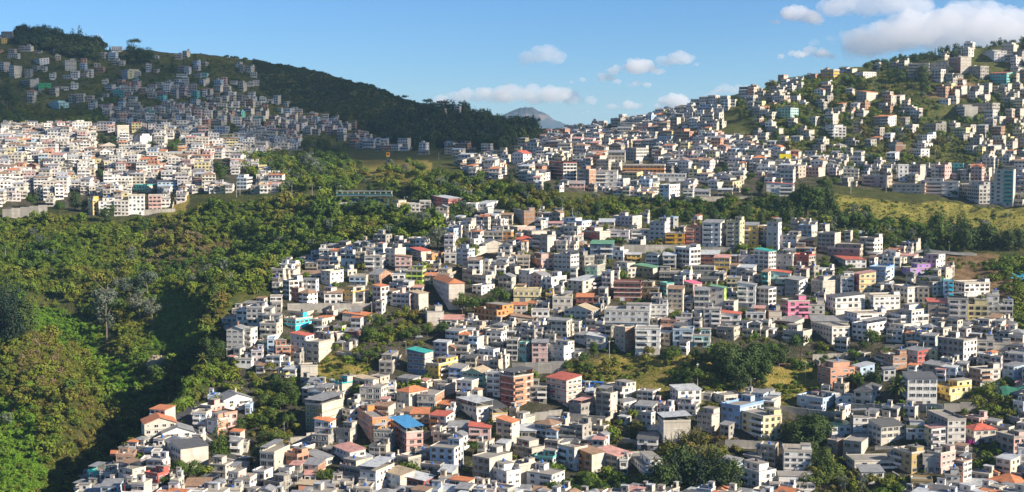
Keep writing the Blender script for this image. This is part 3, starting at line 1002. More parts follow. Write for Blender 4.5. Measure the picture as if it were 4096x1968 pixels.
# trees one by one: foot x, foot y, height (photo pixels), kind
TREES = '''
1851 1262 100 round|1900 1258 80 round|1994 1232 92 round|1960 1240 60 round|1750 998 100 willow|1690 912 78 willow|1880 882 66 willow|1810 905 52 willow
425 1370 250 gaunt|590 1188 120 silver|520 1200 100 silver|560 1270 120 silver|610 1290 110 silver|480 1190 90 silver|440 1250 100 silver
30 1290 210 pine|75 1310 190 pine|20 1340 170 pine|55 1340 180 pine|100 1330 140 dense|0 1320 190 pine|812 1480 62 palm|830 1452 112 dense|870 1440 90 dense
878 1815 145 conifer|960 1745 85 dense|490 1775 88 round|720 1925 95 round|775 1920 90 round|660 1958 60 round|590 1890 55 round|575 1775 40 round
1100 1560 70 round|1145 1590 95 dense|1180 1640 110 tall|1120 1650 90 round|1060 1640 70 round|1090 1700 80 round|1150 1720 75 round|1040 1720 70 round|1060 1790 80 dense|1110 1800 90 round|1150 1780 50 acacia|1040 1850 80 dense
1250 1425 40 round|1470 1460 75 round|1500 1455 50 round|1520 1330 70 round|1560 1350 50 round|1620 1370 60 round|1660 1360 65 round|1710 1350 60 round|1770 1350 70 round|1480 1380 80 round
1890 1830 75 acacia|1810 1870 45 round|1280 1930 60 round|1320 1925 55 round|1870 1960 50 round
2375 1430 75 tall|2330 1460 60 round|2270 1490 50 round|2350 1500 60 round|2690 1462 75 acacia|2785 1470 85 dense|2770 1550 95 round|2720 1540 70 round
2880 1500 150 dense|2930 1530 180 dense|2990 1530 175 dense|3050 1520 140 dense|2960 1570 120 dense|3020 1420 60 round|3080 1470 120 round|3120 1460 100 dense|3200 1450 120 acacia|3170 1470 50 round
2770 1800 110 bamboo|2720 1965 200 dense|2790 1985 210 pine|2870 1985 190 pine|2650 1985 170 dense|2925 1985 160 dense|2690 1985 190 pine|2755 1950 170 dense|2840 1965 180 dense|2900 1985 190 pine|2610 1985 120 dense|2830 1870 110 bamboo|2860 1840 70 cypress|2340 1960 85 round|2400 1990 70 round|2480 1990 75 round|2300 1990 60 round|2210 1990 80 round|2450 1760 70 bush|2520 1740 45 bush|2550 1720 45 bush|2475 1770 40 bush
3508 1545 110 cypress|3485 1540 70 dense|3590 1612 108 stoutpalm|3430 1560 60 round|3410 1545 45 round|3490 1400 90 round|3530 1440 60 round|3450 1410 60 round
3210 1805 150 dense|3260 1795 150 dense|3235 1780 150 dense|3290 1800 130 dense|3150 1770 90 round|3240 1850 110 dense|3290 1900 120 dense|3330 1950 110 round|3280 1970 100 round|3370 1990 100 gaunt|3450 1990 110 gaunt|3230 1970 90 round|3560 1960 60 bush|3600 1990 70 bush
3940 1590 70 bush|3990 1585 70 spruce|3910 1630 60 bush|3970 1660 60 bush|4040 1670 55 bush|4020 1640 50 bush|3960 1560 45 bush|3880 1778 28 bougainvillea|3985 1880 50 bush|3960 1860 45 bush|3990 1820 40 bush
3745 990 165 tall|3710 1000 100 tall|3845 925 110 conifer|3855 1005 130 dense|3925 1000 110 dense|3950 990 100 dense|4035 1005 105 dense|4075 1000 100 dense|3705 1025 70 spruce|3555 1012 85 round|3590 1000 60 round|3975 890 60 tall|3800 920 60 conifer
3230 860 150 tall|3270 860 140 tall|3190 850 110 tall|3310 850 110 dense|3150 900 90 dense|3300 905 80 dense|3360 920 75 round|3430 920 80 round|3480 915 70 tall
3300 760 60 round|3320 765 50 tall|3280 755 45 round|3340 750 45 round|3680 770 40 round|3820 790 30 round
2070 770 50 palm|2080 785 60 dense|2120 780 55 dense|2190 770 50 dense|2230 740 40 cypress|2045 740 70 cypress|2060 690 30 cypress|2870 700 35 round|2820 790 55 round|2985 790 50 round|3040 780 65 tall|3000 730 45 round|2900 690 40 dense
2100 890 75 tall|2390 870 70 dense|2650 880 60 dense|2850 890 85 tall|2980 900 85 dense|3050 910 80 dense|2500 870 50 round|2750 890 60 dense
1545 790 70 tall|1480 780 60 tall|1350 790 80 dense|1420 740 50 round|1680 700 50 round|1620 690 40 silver|1560 680 50 silver|1440 690 60 tall|1300 730 60 dense|1250 720 60 dense|1180 740 90 tall|1240 700 100 silver|1120 700 80 tall|1600 710 40 round|1440 860 70 dense|1530 880 80 tall|1570 870 70 tall
890 740 100 tall|870 700 60 dense|410 590 60 dense|450 590 55 dense|610 600 40 acacia|690 620 60 round|710 600 50 round|400 720 50 dense|640 730 30 dense
130 830 60 round|300 840 80 dense|340 850 60 dense|420 890 70 dense|450 870 60 tall|240 860 60 round
30 440 100 eucalypt|10 430 110 eucalypt|55 450 80 eucalypt|70 430 60 eucalypt|0 480 70 eucalypt
1230 610 60 dense|1310 610 70 conifer|1350 640 60 dense|1380 640 70 conifer|1290 600 50 round|1280 610 65 tall|1660 600 45 conifer|1730 600 50 conifer|2030 600 105 eucalypt|2010 610 70 dense|2090 560 50 dense|2130 560 55 dense
3560 330 55 tall|3600 335 60 dense|3690 325 75 dense|3700 360 60 dense|3470 290 45 round|3410 345 40 round|3540 260 25 round|3580 245 30 round|3620 240 28 tall|3690 230 30 dense|3740 235 45 cypress|3810 225 25 dense|3220 510 45 round|2960 440 50 round|2970 480 50 dense|3380 340 45 round|2440 520 25 round|3140 510 35 palm
75 135 42 dense|95 150 62 dense|120 155 60 dense|150 160 68 dense|175 165 72 dense|200 165 66 dense|225 168 62 dense|250 178 60 dense|290 178 68 conifer|320 185 85 conifer|345 180 60 conifer|365 190 55 dense|395 195 30 dense|440 190 24 cypress|535 195 45 acacia|525 240 70 dense|560 260 80 dense|590 260 70 dense|1620 385 28 acacia|1708 402 36 acacia|690 290 50 conifer|845 350 30 dense
'''
POLES = '''
1152 1985 110|1025 1850 70|770 1690 55|828 1790 60|908 1450 60|1420 1425 70|1427 1428 70|1624 1420 58|1788 1425 50|2008 1490 65|1237 1600 70|1260 1605 65|1306 1610 65|1358 1615 60|1565 1670 72|1137 1740 55|1190 1940 75|1300 1590 60|2203 1510 48|2234 1510 40|2437 1440 80|2790 1545 95|3003 1590 80|3222 1520 78|3290 1650 80|3495 1670 70|3725 1680 55|3705 1670 45|2961 1950 90|2622 1925 60|2313 1890 60|1487 1275 70|1320 1150 60|1693 1260 70|1433 830 40|1249 790 55|1168 790 48|1128 795 50|1280 790 45|1326 780 35|1618 860 75|1721 880 75|1884 815 55|1873 975 60|1802 975 48|1363 790 50|22 1030 45|142 885 40|1755 640 28|946 790 60|960 780 60
2290 905 75|2250 870 55|3403 775 65|3544 770 60|3362 740 70|4030 900 60|3600 960 50|3640 970 45|3797 1010 45|3290 940 40|3380 940 40|750 640 55|770 650 70|780 690 60|792 680 50|555 640 40|3990 700 40|3330 640 60|3204 570 30|3690 590 40|3740 640 40|3544 650 40|3800 370 45|3716 370 30|2990 570 40|2912 690 45
'''
WALLS = [  # (x1, y1, x2, y2, height px, tone)  retaining and garden walls
 (3345,1650,3770,1650,42,'c','long stained retaining wall below the palm'),(3775,1650,3905,1640,40,'g','rough stone retaining wall under the butter yellow house'),
 (3120,1640,3345,1668,22,'c','low garden wall before the pale blue mansion'),(3250,1440,3435,1430,26,'c','pale wall above the salmon terraced house'),
 (3260,1450,3340,1560,20,'c','stepped wall along the brown field'),(3500,1800,3890,1805,18,'c','pale boundary wall below the plain grey block'),
 (3540,1400,3620,1398,24,'g','grey wall behind the bare brick house'),
 (2080,1690,2250,1665,36,'g','grey terrace wall below the cream house'),(2275,1700,2420,1715,60,'g','tall shaded retaining wall in the middle'),
 (2420,1715,2460,1660,30,'c','stepped wall climbing past the grey block'),(2900,1790,3130,1800,40,'g','shaded wall under the pale yellow block'),
 (2048,1500,2255,1490,60,'g','dark retaining wall beside the mixed scrub'),(1290,1745,1095,1800,24,'c','stepped wall beside the pink soil slope'),
 (1150,1240,1500,1240,34,'g','grey wall beneath the row of terrace houses'),(1390,1245,1450,1242,26,'g','grey wall under the yellow block'),
 (1840,1060,1990,990,40,'c','pale stairway wall beside the light blue block'),(2490,1010,2760,1010,40,'g','concrete wall below the raspberry house'),
 (2800,1010,3000,1012,28,'g','grey wall under the pale yellow block with tower'),
 (455,855,700,845,14,'c','pale wall at the foot of the ravine edge houses'),(10,870,190,850,40,'g','grey stone wall at the left town edge'),(690,835,708,780,12,'c','sloping wall along the yellow grass'),
 (1500,890,1610,880,16,'g','fence wall below the roadside houses'),(2650,800,3000,800,18,'c','pale wall along the plateau edge'),
 (1100,1990,1020,1880,14,'c','road parapet beside the grey stair house'),(1590,1830,1730,1740,24,'c','ramp wall beside the pink block'),
 (3570,1905,3650,1990,26,'g','sloping wall under the mustard house'),(2590,1790,2450,1770,30,'g','grey wall below the bamboo clump'),
]
CARS = [(975,1838,'w',20,'white hatchback on the bend of the road'),(1582,1682,'s',40,'silver car parked beside the salmon house'),(1318,1652,'d',30,'dark car on the rooftop parking deck'),
 (1342,1652,'s',30,'silver car on the rooftop parking deck'),(1362,1645,'w',25,'white van on the rooftop parking deck'),(2306,938,'w',10,'white car by the scrubby bank'),
 (2232,1236,'w',8,'white pickup in the courtyard'),(1675,1352,'s',15,'silver car in the shade of the trees'),(1470,814,'s',10,'grey car on the road below the footbridge'),(3095,645,'w',5,'white car on the plateau road')]
# ------------------------------------------------------------------ house parts
MESHES = {}
def window_mesh(w, h, style):
    key = ('win', round(w, 1), round(h, 1), style)
    if key in MESHES: return MESHES[key]
    w, h = key[1], key[2]
    b = MB(); t = 0.09; d = 0.12
    x0, x1, z0, z1 = -w/2, w/2, 0.0, h
    X0, X1, Z0, Z1 = x0+t, x1-t, z0+t, z1-t
    o = [(x0,z0),(x1,z0),(x1,z1),(x0,z1)]; n = [(X0,Z0),(X1,Z0),(X1,Z1),(X0,Z1)]
    for q in range(4):
        r = (q+1) % 4
        b.quad((o[q][0],-d,o[q][1]), (o[r][0],-d,o[r][1]), (n[r][0],-d,n[r][1]), (n[q][0],-d,n[q][1]), 0)
        b.quad((o[q][0],0.02,o[q][1]), (o[r][0],0.02,o[r][1]), (o[r][0],-d,o[r][1]), (o[q][0],-d,o[q][1]), 0)
        b.quad((n[q][0],-d,n[q][1]), (n[r][0],-d,n[r][1]), (n[r][0],-.015,n[r][1]), (n[q][0],-.015,n[q][1]), 0)
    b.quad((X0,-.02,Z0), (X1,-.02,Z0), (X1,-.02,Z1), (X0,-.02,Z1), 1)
    nm = 1 if w < 2.3 else 2
    for k in range(nm):
        xm = x0 + w*(k+1)/(nm+1)
        b.box(xm-.035, xm+.035, -.08, -.03, Z0, Z1, 0, bottom=False)
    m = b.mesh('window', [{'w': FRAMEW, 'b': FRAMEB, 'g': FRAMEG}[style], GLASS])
    MESHES[key] = m
    return m
def arch_mesh(style='w'):
    key = ('arch', style)
    if key in MESHES: return MESHES[key]
    b = MB(); pts = [(-.45,0),(.45,0)] + [(.45*math.cos(a), 1.0+.45*math.sin(a)) for a in np.linspace(0, math.pi, 7)]
    n = len(b.v); b.v += [(x,-.03,z) for x, z in pts]; b.f.append(tuple(range(n, n+len(pts)))); b.m.append(1)
    for q in range(len(pts)):
        (xa, za), (xb, zb) = pts[q], pts[(q+1) % len(pts)]
        s = 1.2
        b.quad((xa*s,-.1,za*1.08-.05), (xb*s,-.1,zb*1.08-.05), (xb,-.1,zb), (xa,-.1,za), 0)
        b.quad((xa,-.1,za), (xb,-.1,zb), (xb,-.03,zb), (xa,-.03,za), 0)
        b.quad((xa*s,.02,za*1.08-.05), (xb*s,.02,zb*1.08-.05), (xb*s,-.1,zb*1.08-.05), (xa*s,-.1,za*1.08-.05), 0)
    MESHES[key] = b.mesh('arched_window', [FRAMEW, GLASS]); return MESHES[key]
def door_mesh(w, h, mat, nm):
    key = ('door', round(w, 1), round(h, 1), mat.name)
    if key in MESHES: return MESHES[key]
    b = MB()
    b.box(-w/2, w/2, -.06, .02, 0, h, 0)
    b.box(-w/2-.08, -w/2, -.1, .02, 0, h+.08, 1); b.box(w/2, w/2+.08, -.1, .02, 0, h+.08, 1); b.box(-w/2, w/2, -.1, .02, h, h+.08, 1)
    k = max(1, int(w/0.8))
    for q in range(k):
        xa = -w/2 + w*(q+.15)/k; xb = -w/2 + w*(q+.85)/k
        b.box(xa, xb, -.085, -.06, h*.12, h*.46, 0); b.box(xa, xb, -.085, -.06, h*.54, h*.9, 0)
    MESHES[key] = b.mesh(nm, [mat, FRAMEG]); return MESHES[key]
def tank_mesh(dark):
    key = ('tank', dark)
    if key in MESHES: return MESHES[key]
    b = MB(); b.tube([(0,0,0),(0,0,.1),(0,0,.9),(0,0,1.15),(0,0,1.3)], [.5,.55,.55,.4,.15], 12)
    MESHES[key] = b.mesh('water_tank', [TANKD if dark else TANKB], True); return MESHES[key]
def dish_mesh():
    if 'dish' in MESHES: return MESHES['dish']
    b = MB(); b.tube([(0,0,0),(0,0,.7)], .03, 5)
    b.tube([(0,-.02,.75),(0,-.12,.78),(0,-.2,.8)], [.05,.35,.5], 10)
    MESHES['dish'] = b.mesh('satellite_dish', [FRAMEW]); return MESHES['dish']

CLOTH = [plain(c, 'cloth_%d' % i, .9) for i, c in enumerate([(.5,.05,.05),(.7,.7,.68),(.06,.12,.4),(.5,.4,.1),(.05,.3,.25),(.45,.15,.35)])]

def face_frame(side, a, b, off):
    """maps (u along the face, outward v) to local x, y and the turn of a fitted piece"""
    if side == 'front': return (lambda u, v: (u, -b/2 - off - v)), 0.0, a
    if side == 'right': return (lambda u, v: (a/2 + v, u)), math.pi/2, b
    if side == 'left': return (lambda u, v: (-a/2 - v, -u)), -math.pi/2, b

def roof_slopes(b, x0, x1, y0, y1, z, pitch, m, kind, axis, th=.12, wallm=None, inset=.45):
    """gable or hip roof shell with thickness; returns apex height"""
    if kind == 'h':
        w, d = x1-x0, y1-y0; r = min(w, d)/2; hz = z + r*pitch
        if w >= d: A, B = (x0+r, (y0+y1)/2), (x1-r, (y0+y1)/2)
        else: A, B = ((x0+x1)/2, y0+r), ((x0+x1)/2, y1-r)
        for dz in (0, th):
            c = [(x0,y0,z+dz),(x1,y0,z+dz),(x1,y1,z+dz),(x0,y1,z+dz)]; p, q = (*A,hz+dz), (*B,hz+dz)
            if w >= d:
                b.quad(c[0], c[1], q, p, m); b.tri(c[1], c[2], q, m); b.quad(c[2], c[3], p, q, m); b.tri(c[3], c[0], p, m)
            else:
                b.tri(c[0], c[1], p, m); b.quad(c[1], c[2], q, p, m); b.tri(c[2], c[3], q, m); b.quad(c[3], c[0], p, q, m)
        e = [(x0,y0),(x1,y0),(x1,y1),(x0,y1)]
        for k in range(4):
            (xa,ya),(xb,yb) = e[k], e[(k+1)%4]
            b.quad((xa,ya,z),(xb,yb,z),(xb,yb,z+th),(xa,ya,z+th), m)
        return hz
    if axis == 'y':
        xm = (x0+x1)/2; hz = z + (x1-x0)/2*pitch
        P = lambda y, dz: [(x0,y,z+dz),(xm,y,hz+dz),(x1,y,z+dz)]
        f0, f1 = P(y0, 0), P(y1, 0); g0, g1 = P(y0, th), P(y1, th)
    else:
        ym = (y0+y1)/2; hz = z + (y1-y0)/2*pitch
        P = lambda x, dz: [(x,y0,z+dz),(x,ym,hz+dz),(x,y1,z+dz)]
        f0, f1 = P(x1, 0), P(x0, 0); g0, g1 = P(x1, th), P(x0, th)
    for (s0, s1) in ((f0, f1), (g0, g1)):
        b.quad(s0[0], s0[1], s1[1], s1[0], m); b.quad(s0[1], s0[2], s1[2], s1[1], m)
    for s, g in ((f0, g0), (f1, g1)):
        b.quad(s[0], s[1], g[1], g[0], m); b.quad(s[1], s[2], g[2], g[1], m)
    b.quad(f0[0], f1[0], g1[0], g0[0], m); b.quad(f0[2], f1[2], g1[2], g0[2], m)
    return hz

HOUSE_REC = []
def make_house(sp):
    rnd = random.Random(sp['seed'])
    a, b, H, n = sp['a'], sp['b'], sp['H'], sp['n']
    cf, cs, roof = sp['cf'], sp['cs'], sp['roof']
    sh = H/n
    setback = roof[0] in 'ft' and n >= 3 and rnd.random() < .38 and not sp.get('arched') and a > 5.5
    if setback: n -= 1; H -= sh
    root = empty('house', sp['loc'], -sp['theta'])
    fm = wallmat(cf)
    if cs == cf: sm = fm
    elif cs == 'C': sm = CEMENT
    elif cs == 'G': sm = GREYCAST
    else: sm = wallmat(cs)
    wide_right = sp['main'] == 'right'
    over = 0.0
    if n >= 2 and rnd.random() < .5 and cf != 'G': over = rnd.choice((.4, .6, .8))
    offs = [0.0] + [over]*(n-1)
    w = MB()
    x0, x1, y0, y1 = -a/2, a/2, -b/2, b/2
    for k in range(n):
        w.box(x0, x1, y0-offs[k], y1, k*sh - (.3 if k == 0 else 0), (k+1)*sh, 1, front=0, bottom=(k < 2))
    w.build('wall', [fm, sm], root)
    fd = MB(); fd.box(x0-.08, x1+.08, y0-.10, y1+.08, -7.0, .12, 0)
    fd.build('foundation', [CONC if rnd.random() < .6 else CONCD], root)
    # ledges between the floors
    trim = rnd.choice([fm, fm, paint(PAL['l']), CONC, paint(PAL['Z']) if cf in 'WPKO' else fm])
    if sp.get('trim'): trim = paint(PAL[sp['trim']])
    if n > 1:
        lm = MB(); e = .13 if over == 0 else .05
        lm.box(x0-.0, x1+e, y0-over-e, y0-over+.05, -.12, .13, 0); lm.box(x1-.04, x1+e, y0-over+.06, y1, -.12, .13, 0)
        lme = lm.mesh('ledge', [trim])
        for k in range(1, n): add('ledge', lme, root, (0, 0, k*sh))
    # windows, doors, balconies
    fst = sp.get('wst') or rnd.choice('wwbgg')
    occupied = 0
    style = sp.get('style') or rnd.choice(['grid', 'grid', 'grid', 'band', 'balcony', 'balcony'])
    bal_mat = rnd.choice([fm, fm, paint(PAL['W']), paint(PAL['l'])])
    if sp.get('bal'): bal_mat = paint(PAL[sp['bal']])
    def dress(side, blank):
        U = None
        for k in range(n):
            off = offs[k] if side == 'front' else 0.0
            fn, rz, width = face_frame(side, a, b, off)
            z = k*sh
            wh = min(1.65, sh*hf); wz = z + sh*(.86-hf)
            if width < 1.6: continue
            if blank:
                if rnd.random() < .35:
                    u = rnd.uniform(-width*.3, width*.3); x, y = fn(u, 0)
                    add('window', window_mesh(.9, .8, fst), root, (x, y, z+sh*.45), rz)
                continue
            if k == 0 and side == ('right' if wide_right else 'front'):
                # street floor: a gate or a door and small windows
                u = -width/2 + rnd.uniform(.25, .4)*width
                gate = rnd.random() < .5 and width > 5
                x, y = fn(u, 0)
                if gate: add('garage_door', door_mesh(2.6, 2.2, rnd.choice((GATEM, DOORM, FRAMEW)), 'garage_door'), root, (x, y, .05), rz)
                else: add('door', door_mesh(1.0, 2.1, rnd.choice((DOORM, DOORM, FRAMEW)), 'door'), root, (x, y, .05), rz)
                if width > 4.5:
                    x, y = fn(width*.22, 0); add('window', window_mesh(1.4, wh, fst), root, (x, y, wz), rz)
                continue
            st = style
            if style == 'balcony' and side != ('right' if wide_right else 'front'): st = 'grid'
            if sp.get('arched') and side == 'front' and k % 2 == 0:
                cols = max(2, int(width/1.5))
                for c in range(cols):
                    x, y = fn(-width/2 + width*(c+.5)/cols, 0); add('window', arch_mesh(), root, (x, y, z+sh*.3), rz)
                continue
            if st == 'grid':
                cols = max(1, int(round(width/3.1)))
                ww = min(2.4, max(1.0, width/cols*wf))
                small_c = rnd.randint(0, cols*2)
                for c in range(cols):
                    x, y = fn(-width/2 + width*(c+.5)/cols, 0)
                    if c == small_c: add('window', window_mesh(.8, .7, fst), root, (x, y, wz+wh-.7), rz)
                    elif rnd.random() > .06: add('window', window_mesh(ww, wh, fst), root, (x, y, wz), rz)
            elif st == 'band':
                cols = max(1, int(round(width/2.9))); ww = width/cols*.80
                for c in range(cols):
                    x, y = fn(-width/2 + width*(c+.5)/cols, 0)
                    add('window', window_mesh(ww, wh+.1, fst), root, (x, y, wz-.05), rz)
            else:
                bw = width*.52; s = rnd.choice((-1, 1)) if k == 1 else dress.s
                dress.s = s
                u = s*(width/2 - bw/2 - .15)
                x, y = fn(u, 0)
                key = ('bal', round(bw, 1), bal_mat.name)
                if key not in MESHES:
                    m = MB(); d = 1.0
                    m.box(-bw/2, bw/2, -d, 0, -.08, .1, 0)
                    m.box(-bw/2, bw/2, -d, -d+.12, .1, .95, 0); m.box(-bw/2, -bw/2+.12, -d+.12, -.0, .1, .95, 0); m.box(bw/2-.12, bw/2, -d+.12, -.0, .1, .95, 0)
                    MESHES[key] = m.mesh('balcony', [bal_mat])
                add('balcony', MESHES[key], root, (x, y, z+.02), rz)
                add('window', window_mesh(bw*.8, min(1.7, sh*.66), fst), root, (x, y, z+.35), rz)
                rest = width - bw - .5
                if rest > 1.3:
                    x, y = fn(-s*(width/2 - rest/2 - .1), 0)
                    add('window', window_mesh(min(rest*.7, 2.0), wh, fst), root, (x, y, wz), rz)
    dress.s = 1
    wf, hf = rnd.uniform(.46, .68), rnd.uniform(.42, .6)
    side_blank = cs in 'CGH' and cs != cf
    if wide_right and side_blank: dress('front', False); dress('right', True)
    else:
        dress('front', sp['w1'] < 1.2); dress('right', side_blank)
    if not side_blank: dress('left', rnd.random() < .6)
    # roofs
    kind, rc = roof[0], (roof[2] if len(roof) > 2 else 'y')
    yf = y0 - over
    top = H
    if kind in 'ftc':
        r = MB(); r.box(x0-.1, x1+.1, yf-.12, y1+.1, H, H+.16, 0); r.build('roof', [ROOFFLAT], root)
        pm = fm if rnd.random() < .6 else CEMENT
        hp = rnd.choice((.35, .55, .8, .95))
        p = MB()
        for bx in ((x0-.1, x1+.1, yf-.12, yf+.03), (x0-.1, x1+.1, y1-.05, y1+.1), (x0-.1, x0+.05, yf+.03, y1-.05), (x1-.05, x1+.1, yf+.03, y1-.05)):
            p.box(*bx, H+.16, H+.16+hp, 0)
        p.build('parapet', [pm], root)
        top = H + .16
        if setback or kind == 't' or (kind == 'f' and rnd.random() < .45 and a > 5):
            rw, rd, rh = min(a*.55, rnd.uniform(2.8, 4.2)), min(b*.6, rnd.uniform(2.6, 4.0)), rnd.uniform(2.2, 2.7)
            sx = rnd.choice((-1, 1)); cx, cy = sx*(a/2 - rw/2 - .2), y1 - rd/2 - .25
            if kind == 't': rw = min(a*.62, rw*1.3); cx = sx*(a/2 - rw/2 - .2)
            if setback:
                rw, rd, rh = a*rnd.uniform(.5, .78), b*rnd.uniform(.6, .8), sh-.1
                cx, cy = sx*(a/2 - rw/2), y1 - rd/2
            q = MB(); q.box(cx-rw/2, cx+rw/2, cy-rd/2, cy+rd/2, top, top+rh, 1, front=0)
            q.box(cx-rw/2-.25, cx+rw/2+.25, cy-rd/2-.3, cy+rd/2+.15, top+rh, top+rh+.14, 2)
            room = q.build('roof_room', [fm, sm, ROOFFLAT], root)
            add('door', door_mesh(.9, 1.9, DOORM, 'door'), room, (cx - rw*.22, cy-rd/2, top), 0)
            add('window', window_mesh(min(2.4, rw*.42), 1.2 if setback else .9, fst), room, (cx + rw*.22, cy-rd/2, top+.8), 0)
            if setback and sx > 0 and cs not in 'CG':
                for q_ in (-.25, .25): add('window', window_mesh(1.3, 1.2, fst), room, (cx+rw/2, cy + q_*rd, top+.8), math.pi/2)
            if rnd.random() < .6: add('water_tank', tank_mesh(rnd.random() < .5), root, (cx, cy, top+rh+.14))
        elif rnd.random() < .5 and a > 4:                  # sheet iron lean-to on posts
            sx = rnd.choice((-1, 1)); lw = a*rnd.uniform(.4, .8); xa = x0 if sx < 0 else x1-lw; zt = top + rnd.uniform(2.0, 2.4)
            q = MB(); q.box(-.07, .07, -.07, .07, 0, zt-top, 0); pme = q.mesh('lean_to_post', [CONC])
            for xx in (xa+.15, xa+lw-.15): add('lean_to_post', pme, root, (xx, yf+.6, top))
            q = MB(); q.box(xa+.1, xa+lw-.1, y1-.32, y1-.2, top, zt+.2, 0)
            q.build('lean_to_wall', [sm], root)
            q = MB()
            for th in (0, .07): q.quad((xa-.2, yf+.2, zt+th), (xa+lw+.2, yf+.2, zt+th), (xa+lw+.2, y1+.2, zt+.45+th), (xa-.2, y1+.2, zt+.45+th), 0)
            q.quad((xa-.2, yf+.2, zt), (xa+lw+.2, yf+.2, zt), (xa+lw+.2, yf+.2, zt+.07), (xa-.2, yf+.2, zt+.07), 0)
            q.quad((xa+lw+.2, yf+.2, zt), (xa+lw+.2, y1+.2, zt+.45), (xa+lw+.2, y1+.2, zt+.52), (xa+lw+.2, yf+.2, zt+.07), 0)
            q.build('lean_to_roof', [ROOFS[rnd.choice('yywydbp')]], root)
        elif rnd.random() < .4: add('water_tank', tank_mesh(rnd.random() < .5), root, (rnd.uniform(-.3, .3)*a, y1-1.2, top))
        if rnd.random() < .3 and n > 1:                     # starter columns for the next floor
            q = MB()
            for xx in (x0+.2, 0, x1-.2):
                for yy in (yf+.2, y1-.2): q.box(xx-.12, xx+.12, yy-.12, yy+.12, top+hp-.1, top+hp+rnd.uniform(.4, 1.1), 0)
            tag(q.build('starter_columns', [CONC], root), kind='stuff')
        if rnd.random() < .35: add('satellite_dish', dish_mesh(), root, (rnd.uniform(-.4, .4)*a, yf+.5, top+.1), rnd.uniform(0, 6))
        if rnd.random() < .3:                              # washing on a line
            q = MB(); u0 = -a*.35
            for c in range(rnd.randint(4, 8)):
                wd = rnd.uniform(.35, .6)
                if u0+wd > a*.4: break
                q.box(u0, u0+wd, yf+1.0, yf+1.03, top+.5, top+1.5+rnd.uniform(-.2, .1), c % 6); u0 += wd+.12
            tag(q.build('washing', CLOTH, root), kind='stuff')
        if kind == 'c':
            zt = top+2.3
            for dz, yy in ((0, yf+.2), (.5, y1-.2)):
                q = MB(); q.box(-.07, .07, -.07, .07, 0, 2.3+dz, 0); pme = q.mesh('canopy_post', [STEEL])
                for xx in (x0+.2, x1-.2): add('canopy_post', pme, root, (xx, yy, top))
            q = MB(); n0 = len(q.v)
            for th in (0, .07):
                q.quad((x0-.5, yf-.5, zt-.05+th), (x1+.5, yf-.5, zt-.05+th), (x1+.5, y1+.4, zt+.55+th), (x0-.5, y1+.4, zt+.55+th), 0)
            q.quad((x0-.5, yf-.5, zt-.05), (x1+.5, yf-.5, zt-.05), (x1+.5, yf-.5, zt+.02), (x0-.5, yf-.5, zt+.02), 0)
            q.quad((x1+.5, yf-.5, zt-.05), (x1+.5, y1+.4, zt+.55), (x1+.5, y1+.4, zt+.62), (x1+.5, yf-.5, zt+.02), 0)
            q.build('canopy', [ROOFS[rc]], root)
    elif kind == 'm':
        toward = rnd.choice('fr')
        rise = min(1.5, (b if toward == 'f' else a)*rnd.uniform(.10, .2))
        ov = .45
        q = MB(); s = MB()
        X0, X1, Y0, Y1 = x0-ov, x1+ov, yf-ov, y1+ov
        if toward == 'f': zz = {(0,0): H, (1,0): H, (1,1): H+rise, (0,1): H+rise}
        else: zz = {(0,0): H+rise, (1,0): H, (1,1): H, (0,1): H+rise}
        P = lambda dz: [(X0,Y0,zz[0,0]+dz),(X1,Y0,zz[1,0]+dz),(X1,Y1,zz[1,1]+dz),(X0,Y1,zz[0,1]+dz)]
        lo, hi = P(.1), P(.2)
        q.quad(*lo, 0); q.quad(*hi, 0)
        for k in range(4): q.quad(lo[k], lo[(k+1)%4], hi[(k+1)%4], hi[k], 0)
        q.build('roof', [ROOFS[rc]], root)
        c = [(x0,yf),(x1,yf),(x1,y1),(x0,y1)]; zc = [zz[0,0],zz[1,0],zz[1,1],zz[0,1]]
        for k in range(4):
            k2 = (k+1) % 4
            if zc[k] > H+.01 or zc[k2] > H+.01:
                s.quad((*c[k],H), (*c[k2],H), (*c[k2],zc[k2]+.1), (*c[k],zc[k]+.1), 1 if k else 0)
        s.build('gable_wall', [fm, sm], root)
    else:
        axis = 'x' if wide_right else 'y'
        ov = .5
        q = MB(); pitch = .36 if kind == 'g' else .42
        roof_slopes(q, x0-ov, x1+ov, yf-ov, y1+ov, H-.02, pitch, 0, kind, axis)
        ro = q.build('roof', [ROOFS[rc]], root)
        if kind == 'g':
            s = MB()
            if axis == 'y':
                hz = H-.06 + (x1-x0)/2*pitch + ov*pitch*.9
                for y in (yf+.01, y1-.01): s.tri((x0,y,H-.02), (x1,y,H-.02), (0,y,hz), 0)
            else:
                ym = (yf+y1)/2; hz = H-.06 + (y1-yf)/2*pitch + ov*pitch*.9
                for x in (x0+.01, x1-.01): s.tri((x,yf,H-.02), (x,y1,H-.02), (x,ym,hz), 0)
            s.build('gable_wall', [sm if axis == 'x' else fm], root)
        if rnd.random() < .4:
            q = MB(); q.box(-.3, .3, .2, .8, H, H + 1.8 + .2*min(a, b), 0); q.box(-.38, .38, .12, .88, H + 1.8 + .2*min(a, b), H+1.95+.2*min(a, b), 0)
            q.build('chimney', [wallmat('S') if rnd.random() < .5 else CEMENT], ro)
    for extra in sp.get('extra', ()): extra(root, sp, over)
    sp['root'] = root
    HOUSE_REC.append(sp)
    return root

